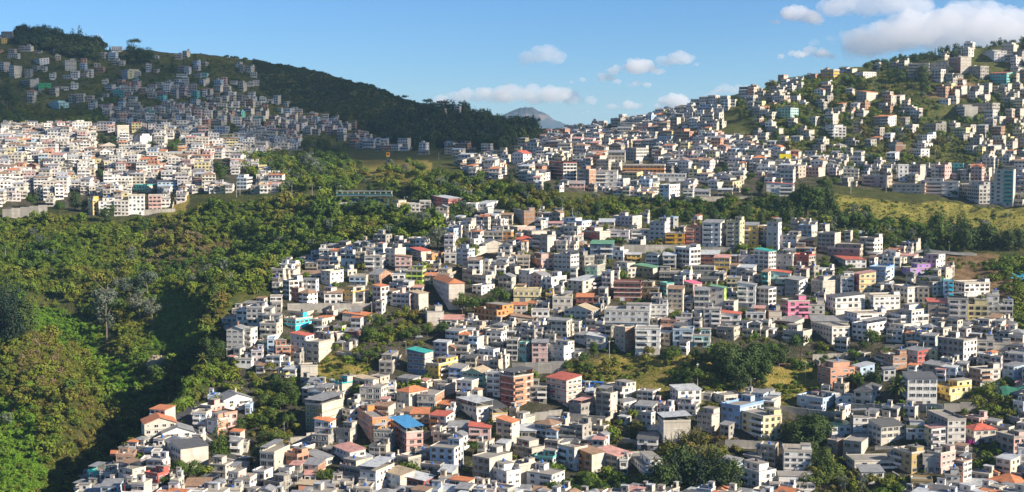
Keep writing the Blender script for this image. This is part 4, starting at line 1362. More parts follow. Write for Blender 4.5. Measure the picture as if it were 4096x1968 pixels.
SPECIAL = {   # phrases -> extra build settings
 'white house with arched windows': dict(arched=True, n=2, style='grid', over=.0), 'unfinished grey block with arched': dict(arched=True),
 'pink block with a blue sheet': dict(style='grid', trim='M'), 'grey block with curved bays': dict(style='band'), 'pale block with glazed bands': dict(style='band'),
 'olive green block': dict(style='grid'), 'house with a red roof and an orange': dict(style='balcony', bal='O'), 'coral red block': dict(style='balcony', bal='S', trim='W'),
 'cream house with red eaves': dict(style='grid', trim='R'), 'white block with brown window bands': dict(style='band', trim='Z', wst='b'), 'white block with black window': dict(style='band', wst='b'),
 'white house with dark window bands': dict(style='band', wst='b'), 'hot pink house': dict(style='balcony', bal='J'), 'house with a brown tiled roof': dict(style='balcony', bal='O'),
 'narrow house with bright blue': dict(style='balcony', bal='A'), 'tall narrow block with green': dict(style='balcony', bal='F'), 'long blue grey apartment': dict(style='grid', trim='B'),
 'wide dark red terrace': dict(style='band', trim='W'), 'red and yellow banded': dict(style='grid', trim='R'), 'house with red columns': dict(style='balcony', bal='Q'),
 'lime green block': dict(style='band', trim='U', wst='b'), 'tall pale block with a striped': dict(style='grid'), 'red house beside the road': dict(style='grid', trim='W'),
 'dark red tower with white': dict(style='band', trim='W'), 'white block with wide balconies': dict(style='balcony', bal='W'), 'dark teal block': dict(style='band'),
 'white block with an orange top': dict(style='band', trim='O'), 'pink terraced block': dict(style='balcony', bal='P'), 'tall white house with open balconies': dict(style='balcony', bal='W'),
}
def parse(tile, line):
    ox, oy = TILES[tile]
    head, _, phrase = line.partition('|')
    t = head.split()
    xl, xc, xr, yt, yb = [float(q)/1.88672 for q in t[:5]]
    return ox+xl, ox+xc, ox+xr, oy+yt, oy+yb, t[5].split('/')[0], t[5].split('/')[1], t[6], phrase.strip()

def spec_from(xl, xc, xr, yt, yb, cf, cs, roof, phrase, seed):
    P = hit_down(xc, yb)
    if P is None: return None
    mpp = P.y / F * (COSP)                       # metres per photo pixel here
    H = max(2.6, (yb-yt)*mpp)
    w1, w2 = max(.3, (xc-xl)*mpp), max(.25, (xr-xc)*mpp)
    phi = math.atan2(P.x, P.y)
    if w2 <= w1:
        b = min(max(w1*.95, 6.5), 11.5)
        s = min(.96, w2/b)
        thr = max(math.asin(s), R(2.5)); a = w1/math.cos(thr)
        main = 'front'
    else:
        a = min(max(w2*.95, 6.5), 11.5)
        c = min(.97, w1/a)
        thr = min(math.acos(c), R(87)); b = min(w2/math.sin(thr), 19)
        main = 'right'
    if w2 > w1 and (xc-xl) > 12: pass
    a = max(2.2, a); b = max(2.2, b)
    th = phi + thr
    n1 = Vector((-math.sin(th), -math.cos(th))); n2 = Vector((math.cos(th), -math.sin(th)))
    c = Vector((P.x, P.y)) - n2*a/2 - n1*b/2
    sp = dict(a=a, b=b, H=H, n=max(1, int(round(H/2.75))), cf=cf, cs=cs, roof=roof, theta=th, loc=(c.x, c.y, P.z), seed=seed, main=main,
              w1=w1, phrase=phrase, cx=(xl+xr)/2, cy=(yt+yb)/2, box=(xl, xr, yt, yb), mpp=mpp)
    for k, v in SPECIAL.items():
        if phrase.startswith(k): sp.update(v)
    return sp

seed = 0
BOXES = []; FOOT = []; SPECS = []; SMALL = []
for tile, text in HOUSES.items():
    for line in text.strip().splitlines():
        q = parse(tile, line); seed += 1
        BOXES.append((min(q[0], q[2]), q[3], max(q[0], q[2]), q[4]))
        sp = spec_from(*q, seed)
        if sp:
            sp['size'] = (sp['box'][1]-sp['box'][0])*(sp['box'][3]-sp['box'][2]); SPECS.append(sp)
SPECS.sort(key=lambda q: -(q['size'] + (1e6 if q['phrase'] else 0)))
for k, sp in enumerate(SPECS):
    FOOT.append((sp['loc'][0], sp['loc'][1], max(sp['a'], sp['b'])*.5))
    if k < 300: make_house(sp)
    else: SMALL.append(sp)                 # past the 300 that show largest
N_SURVEYED = len(HOUSE_REC)
# ------------------------------------------------------------------ the rest of the houses, too many and too small to tell apart: one object
for w_ in WALLS: BOXES.append((min(w_[0], w_[2]), min(w_[1], w_[3])-w_[4], max(w_[0], w_[2]), max(w_[1], w_[3])+8))
for t_ in TREES.replace('\n', '|').split('|'):
    t_ = t_.split()
    if len(t_) >= 4: x_, y_, h_ = map(float, t_[:3]); BOXES.append((x_-h_*.3, y_-h_, x_+h_*.3, y_+6))
for c_ in CARS: BOXES.append((c_[0]-14, c_[1]-14, c_[0]+14, c_[1]+8))
BOXES += [(2310,1520,2430,1570), (2190,1580,2240,1606), (3060,1440,3310,1560)]
BOXA = np.array(BOXES)
def covered(px, py):
    return bool(((BOXA[:, 0] < px) & (BOXA[:, 2] > px) & (BOXA[:, 1]-4 < py) & (BOXA[:, 3] > py)).any())
SMATS = [wallmat(c) for c in 'WCLPKEBSTMGHlYO'] + [CEMENT, GLASS, ROOFFLAT, ROOFS['y'], ROOFS['o'], ROOFS['b'], ROOFS['p'], ROOFS['w'], CONC, TANKB, DOORM, ROOFS['d']]
SI = {c: i for i, c in enumerate('WCLPKEBSTMGHlYO')}
I_CEM, I_GL, I_RF, I_RY, I_RO, I_RB, I_RP, I_RW, I_CO, I_TK, I_DR, I_RD = range(15, 27)
BIG = MB()
def stuff_house(x, y, z, th, a, b, n, col, side, roof, rnd, sh=None):
    w = MB(); sh = sh or 2.75*rnd.uniform(.92, 1.08); H = n*sh
    x0, x1, y0, y1 = -a/2, a/2, -b/2, b/2
    f, s = SI[col], (I_CEM if side == 'c' else SI[col])
    over = rnd.choice((0, 0, .5, .8)) if n > 1 else 0
    w.box(x0, x1, y0, y1, -6, sh, s, front=f, bottom=False)
    if n > 1: w.box(x0, x1, y0-over, y1, sh, H, s, front=f, top=I_RF)
    for k in range(n):
        off = over if k else 0
        z0 = k*sh + sh*.32; z1 = z0 + sh*.46
        cols = max(1, int(round(a/3.0)))
        st = rnd.random()
        for c in range(cols):
            u = -a/2 + a*(c+.5)/cols; hw = a/cols*(.3 if st < .6 else .42)
            w.box(u-hw, u+hw, y0-off-.07, y0-off+.02, z0, z1, I_GL, bottom=False)
        if k and rnd.random() < .35:
            w.box(x0+.2, x1-.2 if rnd.random() < .5 else 0, y0-off-1.0, y0-off, k*sh-.05, k*sh+.85, f)
        if side != 'c' or rnd.random() < .25:
            cols = max(1, int(round(b/3.4)))
            for c in range(cols):
                u = -b/2 + b*(c+.5)/cols
                w.box(x1-.02, x1+.07, u-.6, u+.6, z0, z1, I_GL, bottom=False)
                w.box(x0-.07, x0+.02, u-.6, u+.6, z0, z1, I_GL, bottom=False)
        if k: w.box(x0-.05, x1+.1, y0-off-.1, y1, k*sh-.1, k*sh+.08, f if rnd.random() < .6 else I_CO)
    yf = y0-over
    if roof == 'f':
        hp = rnd.choice((.3, .6, .9)); pm = f if rnd.random() < .6 else I_CEM
        w.box(x0-.12, x1+.12, yf-.14, y1+.12, H, H+.15, I_RF)
        for bx in ((x0-.1, x1+.1, yf-.12, yf+.05), (x0-.1, x1+.1, y1-.05, y1+.1), (x0-.1, x0+.05, yf+.05, y1-.05), (x1-.05, x1+.1, yf+.05, y1-.05)):
            w.box(*bx, H+.15, H+.15+hp, pm, bottom=False)
        if rnd.random() < .55:
            rw, rd = a*rnd.uniform(.3, .6), b*rnd.uniform(.3, .5); sx = rnd.choice((-1, 1)); cx = sx*(a/2-rw/2-.2); cy = y1-rd/2-.2
            w.box(cx-rw/2, cx+rw/2, cy-rd/2, cy+rd/2, H+.15, H+2.6, s, front=f, top=I_RF)
            w.box(cx-rw/2-.2, cx+rw/2+.2, cy-rd/2-.3, cy+rd/2+.1, H+2.6, H+2.75, rnd.choice((I_RF, I_RY, I_RW, I_RF)))
            w.box(cx-.5, cx+.5, cy-rd/2-.05, cy-rd/2+.02, H+.9, H+2.0, I_GL)
        if rnd.random() < .25: w.tube([(0, 0, H+.15), (0, 0, H+1.2)], .55, 7, I_TK)
    elif roof in 'gh':
        roof_slopes(w, x0-.5, x1+.5, yf-.5, y1+.5, H, .38, rnd.choice((I_RO, I_RB, I_RY, I_RD, I_RB, I_RY, I_RY, I_RD, I_RY, I_RB)), roof, rnd.choice('xy'))
        if roof == 'g':
            hz = H + a/2*.38+.1
            w.tri((x0, yf+.02, H), (x1, yf+.02, H), (0, yf+.02, hz), f)
    else:
        m = rnd.choice((I_RY, I_RW, I_RY, I_RB, I_RP, I_RY, I_RD, I_RW, I_RO)); r = b*rnd.uniform(.08, .2)
        P = [(x0-.4, yf-.4, H+.05), (x1+.4, yf-.4, H+.05), (x1+.4, y1+.3, H+r), (x0-.4, y1+.3, H+r)]
        Q = [(p[0], p[1], p[2]+.14) for p in P]
        w.quad(*Q, m)
        w.quad(*P, m)
        for k in range(4): w.quad(P[k], P[(k+1)%4], Q[(k+1)%4], Q[k], m)
        w.quad((x1, yf, H), (x1, y1, H), (x1, y1, H+r), (x1, yf, H+.05), s)
        w.quad((x0, yf, H), (x0, y1, H), (x0, y1, H+r), (x0, yf, H+.05), s)
        w.quad((x0, y1, H), (x1, y1, H), (x1, y1, H+r), (x0, y1, H+r), s)
    c, sn = math.cos(-th), math.sin(-th)
    n0 = len(BIG.v)
    BIG.v += [(x + c*p[0] - sn*p[1], y + sn*p[0] + c*p[1], z + p[2]) for p in w.v]
    BIG.f += [tuple(i+n0 for i in fc) for fc in w.f]
    BIG.m += w.m

PALL = 'WWWWWWCCCLLllWWCKEPBSWl'     # sunlit old town: mostly white and cream
PALH = 'GGGGLLLLlCCWWEEPSBTH'   # hillside: raw block and pale paint
PALR = 'GGGGGGGLLLLlWCCEEEHHSK'
PALN = 'LLLWWCCGGlEP'
REG = [ # polygon, spacing px x/y, palette, storeys, rel yaw deg, sheet-roof share, keep
 ([(-250,525),(120,515),(250,510),(480,520),(700,525),(960,545),(1000,600),(960,640),(940,690),(840,770),(700,780),(690,855),(480,860),(450,830),(360,800),(220,800),(150,830),(-250,835)], 31, 15, PALL, (2,3,3,4), (-4, 22), .45, .97, 8.6),
 ([(960,545),(1180,560),(1250,600),(1180,625),(1000,620)], 30, 13, PALL, (1,2,3), (0, 25), .4, .9, 8.6),
 ([(1000,690),(1120,725),(1110,770),(960,770)], 36, 20, PALL, (2,3), (0, 25), .3, .8, 8.6),
 ([(-250,130),(60,130),(300,205),(450,200),(760,230),(1020,270),(1040,330),(1000,390),(600,360),(300,330),(-250,330)], 34, 26, PALH, (1,2,2,3), (5, 35), .25, .55, 11.2),
 ([(480,330),(1000,390),(1150,410),(1180,450),(1040,500),(800,440),(480,420)], 32, 20, PALH, (1,2,2,3), (5, 35), .3, .62, 11.2),
 ([(-250,330),(300,340),(480,360),(480,430),(400,450),(140,430),(60,340),(-250,340)], 35, 25, PALH, (1,2,2,3), (5, 35), .3, .55, 11.2),
 ([(420,440),(800,440),(1040,500),(1180,450),(1300,470),(1480,545),(1480,600),(1250,590),(960,535),(700,505),(420,505)], 28, 12, PALH, (1,2,2,3), (5, 35), .3, .9, 10.6),
 ([(1250,560),(1480,560),(1650,575),(2000,590),(1980,640),(1900,650),(1800,640),(1600,615),(1250,610)], 34, 15, PALH, (1,2,3), (5, 30), .3, .7, 9.4),
 ([(1740,440),(1800,430),(1890,465),(1860,480),(1760,460)], 26, 12, 'CELl', (3,4), (5, 30), .1, .9, 12),
 ([(1840,670),(1950,640),(2060,590),(2250,550),(2500,505),(2640,475),(2700,500),(2860,560),(3000,600),(3060,630),(3300,660),(3380,715),(3300,760),(3090,785),(2700,795),(2450,765),(2130,755),(2060,720),(1880,700)], 42, 19, 'WWWWLCClKEPBSG', (2,2,3,3), (8, 40), .5, .96, 8.9),
 ([(2640,470),(2860,400),(2960,420),(2860,550)], 38, 19, 'WLGGLCB', (2,3,3), (10, 40), .2, .9, 10.5),
 ([(2950,380),(3100,315),(3220,300),(3220,350),(3100,420),(2960,470)], 34, 17, PALR, (1,2,2,3), (15, 42), .1, .8, 10.8),
 ([(3230,290),(3450,290),(3640,270),(3850,220),(4350,130),(4350,330),(3950,330),(3700,320),(3400,340),(3250,330)], 40, 26, PALR, (1,2,2,3), (15, 42), .12, .45, 10.8),
 ([(3640,275),(3850,215),(4350,120),(4350,330),(3960,320),(3760,300)], 36, 18, PALR, (1,2,2,3), (15, 42), .12, .9, 11.2),
 ([(3180,315),(3300,285),(3450,258),(3600,222),(3700,200),(3720,262),(3560,305),(3300,335)], 38, 17, PALR, (1,1,2,2), (15, 42), .15, .85, 11),
 ([(3700,215),(3850,180),(4000,160),(4300,120),(4300,200),(3900,225),(3720,250)], 36, 15, PALR, (1,1,2,2), (15, 42), .15, .9, 11.5),
 ([(3050,420),(3300,420),(3480,400),(3680,430),(3660,520),(3480,560),(3150,560),(3000,500)], 40, 24, PALR, (1,2,2,3), (15, 42), .15, .48, 10.6),
 ([(3780,310),(4350,280),(4350,680),(4000,690),(3900,620),(3820,560),(3760,420)], 40, 22, PALR, (1,2,2,3), (15, 42), .15, .85, 10.5),
 ([(3040,570),(3300,600),(3480,560),(3660,560),(3700,640),(3600,690),(3400,690),(3100,640)], 50, 26, 'WLGCEl', (1,2,2), (10, 40), .4, .55, 9.6),
 ([(3100,690),(3400,700),(3650,700),(3850,690),(4350,640),(4350,800),(4020,800),(3700,775),(3400,750),(3100,760)], 46, 22, 'LLWGCEPl', (2,3,3,4), (5, 35), .2, .9, 8.9),
 (POLY['town_near'], 26, 14, 'WWCCLLWEGGWlCWLlB', (1,2,2,3), (10, 34), .4, 1.0, -1),
 (POLY['town_near'], 16, 9, 'WCCGGLLWEl', (1,1,2,2), (10, 34), .45, 1.0, -2),
 (POLY['plateau'], 18, 8, 'WWWCClLKGE', (1,1,2), (8, 40), .5, 1.0, 8.8),
 (POLY['low_right'], 20, 10, 'LLWGCEl', (1,2,2), (8, 40), .3, 1.0, 8.8),
 (POLY['town_left'], 16, 8, 'WWWWCCLlKE', (1,2,2), (-4, 22), .45, 1.0, 8.8),
 ([(2950,480),(3100,400),(3260,350),(3480,360),(3680,400),(3740,520),(3640,620),(3400,620),(3050,610)], 30, 15, PALR, (1,1,2,2), (15, 42), .15, .28, 10.4),
 ([(2080,900),(2500,900),(3050,900),(3200,960),(3500,990),(3540,1040),(2500,1040),(1950,1000)], 60, 40, PALN, (2,3), (8, 30), .4, .8, 0),
]
NSTUFF = 0
NEAR = {'J': 'P', 'Q': 'O', 'Z': 'E', 'I': 'T', 'F': 'T', 'e': 'Y', 'j': 'P', 'w': 'W', 'u': 'B', 'g': 'T', 'r': 'S', 'R': 'M', 'N': 'T', 'U': 'Y', 'V': 'P', 'A': 'B', 'D': 'B', 'X': 'E'}
_r = random.Random(77)
for sp in SMALL:
    c = sp['cf'] if sp['cf'] in SI else NEAR[sp['cf']]
    stuff_house(*sp['loc'], sp['theta'], sp['a'], sp['b'], sp['n'], c, 'c' if sp['cs'] != sp['cf'] else 's', {'t': 'f', 'c': 'm'}.get(sp['roof'][0], sp['roof'][0]), _r, sp['H']/sp['n'])
cellmap = {}
rnd = random.Random(5)
def free(x, y, r):
    ci, cj = int(x//12), int(y//12)
    for i in range(ci-2, ci+3):
        for j in range(cj-2, cj+3):
            for (u, v, q) in cellmap.get((i, j), ()):
                if (u-x)**2 + (v-y)**2 < (q+r)**2: return False
    return True
def occupy(x, y, r): cellmap.setdefault((int(x//12), int(y//12)), []).append((x, y, r))
for (x, y, r) in FOOT: occupy(x, y, r*.72)
NOBUILD = [[(560,1690),(760,1560),(850,1430),(1020,1470),(1060,1520),(1000,1600),(860,1650),(700,1650)], [(1240,1420),(1420,1390),(1540,1400),(1560,1500),(1420,1560),(1250,1560)], POLY['inner_green'], POLY['knoll'], POLY['field'], POLY['road_near'], [(1480,1255),(1800,1255),(1800,1420),(1420,1420)], [(960,1480),(1230,1520),(1240,1640),(1180,1800),(1100,1870),(990,1860)], [(2240,1890),(2640,1790),(2860,1700),(2960,2000),(2240,2000)], [(3100,1680),(3310,1670),(3330,1800),(3360,1870),(3640,1920),(3640,2100),(3200,2100)], [(3880,1540),(4080,1520),(4080,1700),(3880,1700)], [(2400,1690),(2570,1690),(2600,1780),(2420,1780)], [(3850,1780),(4030,1780),(4030,1900),(3870,1900)], [(330,1640),(640,1600),(640,1760),(560,1800),(480,1850),(340,1960)], [(640,1580),(830,1560),(800,1760),(660,1720)], [(3740,1000),(4100,1000),(4100,1200),(3850,1180)]]
for poly, dx, dy, pal, storeys, yaw, msh, keep, tmin in REG:
    xs = [p[0] for p in poly]; ys = [p[1] for p in poly]
    yy = min(ys)
    while yy < max(ys):
        xx = min(xs) + rnd.uniform(0, dx)
        while xx < max(xs):
            px, py = xx + rnd.uniform(-.2, .2)*dx, yy + rnd.uniform(-.3, .3)*dy
            xx += dx*rnd.uniform(.82, 1.1)
            if rnd.random() > keep or not bool(inpoly([px], [py], poly)[0]) or covered(px, py): continue
            P = hit(px, py)
            if P is None or P.y > 2300: continue
            if tmin < 0 and any(bool(inpoly([px], [py], q_)[0]) for q_ in NOBUILD): continue
            a, b = rnd.uniform(6.5, 11.5), rnd.uniform(7, 10)
            if tmin < 0:
                a, b = (rnd.uniform(5, 9), rnd.uniform(5, 8)) if tmin > -2 else (rnd.uniform(3.2, 5.5), rnd.uniform(3.5, 5.5)); k_ = F/P.y
                if any(covered(px + u_*a*k_, py - v_*k_) for u_ in (-.5, 0, .5) for v_ in ((-.5, 2, 4) if tmin > -2 else (0, 2))): continue
            if tmin > 9.5: a, b = a*.8, b*.85
            if rnd.random() < .12: a *= 1.6
            if tmin == 8.8: a, b = rnd.uniform(4.5, 7), rnd.uniform(4.5, 6.5)
            if tmin >= 0 and any(covered(px + u_*a*F/P.y, py - v_*F/P.y) for u_ in (-.45, 0, .45) for v_ in ((1, 4.5) if tmin != 8.8 else (.5, 2.5))): continue
            r = (.42 if tmin >= 0 and tmin != 8.8 else .33)*max(min(a, 11), b)
            if not free(P.x, P.y, r): continue
            occupy(P.x, P.y, r)
            th = math.atan2(P.x, P.y) + R(rnd.uniform(*yaw))
            rr = rnd.random(); roof = 'm' if rr < msh*.6 else ('g' if rr < msh*.85 else ('h' if rr < msh else 'f'))
            stuff_house(P.x, P.y, P.z, th, a, b, rnd.choice(storeys), rnd.choice(pal), 'c' if rnd.random() < .45 else 's', roof, rnd)
            FOOT.append((P.x, P.y, r)); NSTUFF += 1
        yy += dy
if BIG.v: tag(BIG.build('distant_houses', SMATS), 'small white, cream and grey houses crowding the far slopes, plateaus and gaps between larger houses', kind='stuff')
print('houses', N_SURVEYED, 'stuff houses', NSTUFF, 'quads', len(BIG.f))

# bare rock faces on the ravine side
def rock(px, py, wp, hp, label):
    P = hit(px, py); k = P.y/F; w, h = wp*k, hp*k
    import bmesh
    bm = bmesh.new(); bmesh.ops.create_icosphere(bm, subdivisions=4, radius=1)
    for v in bm.verts:
        q = Vector(v.co); n_ = noise.noise(q*1.7 + Vector((px, 0, 0))) * .35 + noise.noise(q*4 + Vector((px, 0, 0)))*.3 + noise.noise(q*9)*.2
        v.co = Vector((q.x*w*.5, q.y*w*.35, q.z*h*.55))*(1 + n_)
    me_ = bpy.data.meshes.new('rock_face'); bm.to_mesh(me_); bm.free(); me_.materials.append(paint((.33,.27,.19), .9))
    o = add('rock_face', me_, None, (P.x, P.y+w*.1, P.z + h*.18)); tag(o, label, 'rock', None)
    FOOT.append((P.x, P.y, w*.6)); FOOT.append((P.x, P.y - w*.5, w*.5))
rock(632, 1480, 74, 80, 'broad pale rock face above the dark ravine bottom')
# ------------------------------------------------------------------ foliage
def leafmat(name, stops, spread=1.0):
    m, nt, b = nodes_of(name)
    oi = nt.nodes.new('ShaderNodeObjectInfo')
    geo = nt.nodes.new('ShaderNodeNewGeometry')
    n1 = noise_node(nt, 0.35, 3, 0.7, geo.outputs['Position'])
    n2 = noise_node(nt, 0.014, 4, 0.6, geo.outputs['Position'])
    ad = nt.nodes.new('ShaderNodeMath'); ad.operation = 'MULTIPLY_ADD'; ad.inputs[1].default_value = 0.36*spread
    nt.links.new(oi.outputs['Random'], ad.inputs[0])
    m2 = nt.nodes.new('ShaderNodeMath'); m2.operation = 'MULTIPLY_ADD'; m2.inputs[1].default_value = 1.9; m2.inputs[2].default_value = -.66
    nt.links.new(n2.outputs[0], m2.inputs[0]); nt.links.new(m2.outputs[0], ad.inputs[2])
    m3 = nt.nodes.new('ShaderNodeMath'); m3.operation = 'MULTIPLY_ADD'; m3.inputs[1].default_value = 0.5; m3.inputs[2].default_value = -.2
    nt.links.new(n1.outputs[0], m3.inputs[0])
    s = nt.nodes.new('ShaderNodeMath'); s.operation = 'ADD'; s.use_clamp = True
    nt.links.new(ad.outputs[0], s.inputs[0]); nt.links.new(m3.outputs[0], s.inputs[1])
    r = ramp(nt, stops); nt.links.new(s.outputs[0], r.inputs[0])
    nt.links.new(r.outputs[0], b.inputs['Base Color'])
    b.inputs['Roughness'].default_value = 0.75; b.inputs['Specular IOR Level'].default_value = 0.15
    return m
LEAF_FOREST = leafmat('ravine_leaves', [(0.0, (.030,.062,.009)), (0.25, (.068,.118,.013)), (0.5, (.110,.148,.016)), (0.7, (.128,.132,.018)), (0.88, (.125,.102,.024)), (1.0, (.095,.066,.024))])
LEAF_GREEN = leafmat('green_leaves', [(0.0, (.020,.044,.010)), (0.5, (.050,.085,.014)), (1.0, (.095,.120,.022))])
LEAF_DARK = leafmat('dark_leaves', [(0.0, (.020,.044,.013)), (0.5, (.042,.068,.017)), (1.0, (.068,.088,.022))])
LEAF_SILVER = leafmat('silver_leaves', [(0.0, (.06,.085,.060)), (0.5, (.095,.115,.082)), (1.0, (.135,.140,.100))])
LEAF_DRY = leafmat('dry_leaves', [(0.0, (.06,.055,.025)), (0.5, (.12,.095,.045)), (1.0, (.20,.155,.08))])
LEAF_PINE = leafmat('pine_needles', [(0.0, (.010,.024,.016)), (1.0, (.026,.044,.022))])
LEAF_BLUE = leafmat('blue_needles', [(0.0, (.05,.10,.09)), (1.0, (.10,.16,.15))])
LEAF_PALM = leafmat('palm_fronds', [(0.0, (.05,.085,.016)), (1.0, (.15,.16,.04))])
LEAF_BAMB = leafmat('bamboo_leaves', [(0.0, (.07,.085,.02)), (1.0, (.17,.15,.05))])
LEAF_MAG = leafmat('magenta_blossom', [(0.0, (.25,.01,.14)), (1.0, (.50,.04,.30))])
BARK = plain((.10,.075,.055), 'bark', .95, 0, .1); BARKP = plain((.17,.145,.115), 'pale_bark', .95, 0, .1)

def crown_pts(kind, r):
    """clump centres and radii for a tree of height one"""
    c = []
    def ell(n, cz, rx, rz, s0, s1, low=-1):
        k = 0
        while k < n:
            d = Vector((r.gauss(0,1), r.gauss(0,1), r.gauss(0,1))).normalized()
            if d.z < low: continue
            q = r.uniform(.45, .95)
            c.append((d.x*rx*q, d.y*rx*q, cz + d.z*rz*q, r.uniform(s0, s1))); k += 1
    if kind == 'round': ell(17, .60, .42, .34, .13, .20, -.7)
    elif kind == 'dense': ell(26, .52, .34, .44, .12, .19)
    elif kind == 'tall': ell(24, .56, .22, .42, .09, .14)
    elif kind == 'willow': ell(20, .60, .44, .36, .11, .17, -.8); ell(12, .38, .42, .22, .08, .12)
    elif kind == 'silver': ell(20, .62, .38, .34, .10, .15, -.8)
    elif kind == 'bush': ell(14, .38, .55, .42, .20, .30, -.4)
    elif kind == 'acacia': ell(18, .74, .55, .20, .11, .17, -.6)
    elif kind == 'eucalypt': ell(18, .70, .22, .30, .08, .13); ell(5, .40, .14, .12, .06, .09)
    elif kind == 'gaunt': ell(24, .72, .24, .27, .05, .09); ell(8, .45, .16, .14, .04, .06)
    elif kind in ('conifer', 'spruce', 'pine', 'cypress'):
        wd = {'conifer': .26, 'spruce': .24, 'pine': .23, 'cypress': .13}[kind]; n = 13
        for k in range(n):
            z = .12 + .86*k/(n-1); rad = wd*(1.02-z)**.8*(1 if kind != 'pine' else r.uniform(.7, 1.25))
            m = max(1, int(8*(1-z)) + 1)
            for q in range(m):
                aa = 2*math.pi*(q + r.random()*.7)/m + k
                c.append((math.cos(aa)*rad, math.sin(aa)*rad, z - rad*.35 + r.uniform(-.02, .02), .055 + .07*(1-z)))
    return c
def crown_mesh(kind, var, nleaf, size, mat):
    r = random.Random(hash_s(kind) + var*101)
    g = np.random.default_rng(hash_s(kind)*7 + var)
    if kind in ('palm', 'stoutpalm'):
        b = MB(); nf = 46 if kind == 'stoutpalm' else 20
        for k in range(nf):
            az = 2*math.pi*k*.618; el = r.uniform(-.5, 1.3); L = r.uniform(.42, .5); p = Vector((0, 0, .66 if kind == 'stoutpalm' else .8)); w = .035
            d = Vector((math.cos(az)*math.cos(el), math.sin(az)*math.cos(el), math.sin(el))); side = Vector((-math.sin(az), math.cos(az), 0))
            for s in range(5):
                q = p + d*L/5; w2 = .05*(1 - abs(s-1.5)/4)
                up = side.cross(d).normalized()*.35
                for sg in (-1, 1):
                    b.quad(tuple(p), tuple(q), tuple(q + (side*sg - up)*w2), tuple(p + (side*sg - up)*w), 0)
                p, w = q, w2; d = (d + Vector((0, 0, -.22))).normalized()
        return b.mesh('crown', [mat])
    if kind == 'bamboo':
        b = MB()
        for k in range(220):
            az = r.uniform(0, 6.283); lean = abs(r.gauss(0, .32)); p = Vector((r.gauss(0,.12), r.gauss(0,.12), 0)); d = Vector((math.cos(az)*lean, math.sin(az)*lean, 1)).normalized()
            side = Vector((r.gauss(0,1), r.gauss(0,1), 0)).normalized(); L = r.uniform(.6, 1.05); w = .012
            for s in range(4):
                q = p + d*L/4; w2 = .03*(1-s/4.2)
                b.quad(tuple(p-side*w), tuple(p+side*w), tuple(q+side*w2), tuple(q-side*w2), 0)
                p, w = q, w2; d = (d + Vector((math.cos(az)*.22, math.sin(az)*.22, -.16))).normalized()
        return b.mesh('crown', [mat])
    bl = np.array(crown_pts(kind, r))
    wgt = bl[:, 3]**2; wgt /= wgt.sum()
    idx = g.choice(len(bl), nleaf, p=wgt)
    d = g.normal(size=(nleaf, 3)); d /= np.linalg.norm(d, axis=1)[:, None]
    rad = bl[idx, 3]*g.uniform(.55, 1.08, nleaf)
    cen = bl[idx, :3] + d*rad[:, None]*np.array([1, 1, .85])
    mid = np.array([0, 0, bl[:, 2].mean()])
    nrm = d + 0.5*(cen-mid)/(np.linalg.norm(cen-mid, axis=1)[:, None]+1e-6) + g.normal(size=(nleaf, 3))*.45 + np.array([0, 0, .25])
    nrm /= np.linalg.norm(nrm, axis=1)[:, None]
    t = np.cross(nrm, g.normal(size=(nleaf, 3))); t /= np.linalg.norm(t, axis=1)[:, None]
    u = np.cross(nrm, t)
    s = size*g.uniform(.6, 1.3, nleaf)[:, None]
    k1, k2 = t*s, u*s*.7
    V = np.stack([cen-k1, cen-k2, cen+k1*.9, cen+k2], 1).reshape(-1, 3)
    me = bpy.data.meshes.new('crown')
    me.from_pydata(V.tolist(), [], np.arange(nleaf*4).reshape(-1, 4).tolist())
    me.materials.append(mat)
    return me
def hash_s(s): return sum((i+3)*ord(ch) for i, ch in enumerate(s)) % 9973
def trunk_mesh(kind, var, mat):
    r = random.Random(hash_s(kind)*3 + var); b = MB()
    if kind in ('palm', 'stoutpalm'):
        w = .055 if kind == 'stoutpalm' else .018; top = .66 if kind == 'stoutpalm' else .8
        b.tube([(0,0,-.08), (0,0,top*.5), (0,0,top)], [w*1.1, w, w*1.15], 8)
    else:
        top = {'gaunt': .86, 'eucalypt': .85, 'bush': .3}.get(kind, .72); w = .013 if kind == 'gaunt' else (.018 if kind == 'eucalypt' else .026)
        pts = [Vector((0,0,-.10))] + [Vector((r.gauss(0,.012)*k, r.gauss(0,.012)*k, top*k/4)) for k in range(1, 5)]
        b.tube([tuple(p) for p in pts], [w*1.2, w, w*.8, w*.55, w*.3], 6)
        if kind not in ('conifer', 'pine', 'cypress', 'spruce'):
            for k in range(7 if kind != 'gaunt' else 12):
                p = pts[r.randint(2, 4)]; az = r.uniform(0, 6.28); L = r.uniform(.16, .3)
                q = p + Vector((math.cos(az)*L*.7, math.sin(az)*L*.7, L*.7))
                b.tube([tuple(p), tuple((p+q)/2 + Vector((0,0,-.015))), tuple(q)], [w*.45, w*.3, w*.12], 5)
    return b.mesh('trunk', [mat])
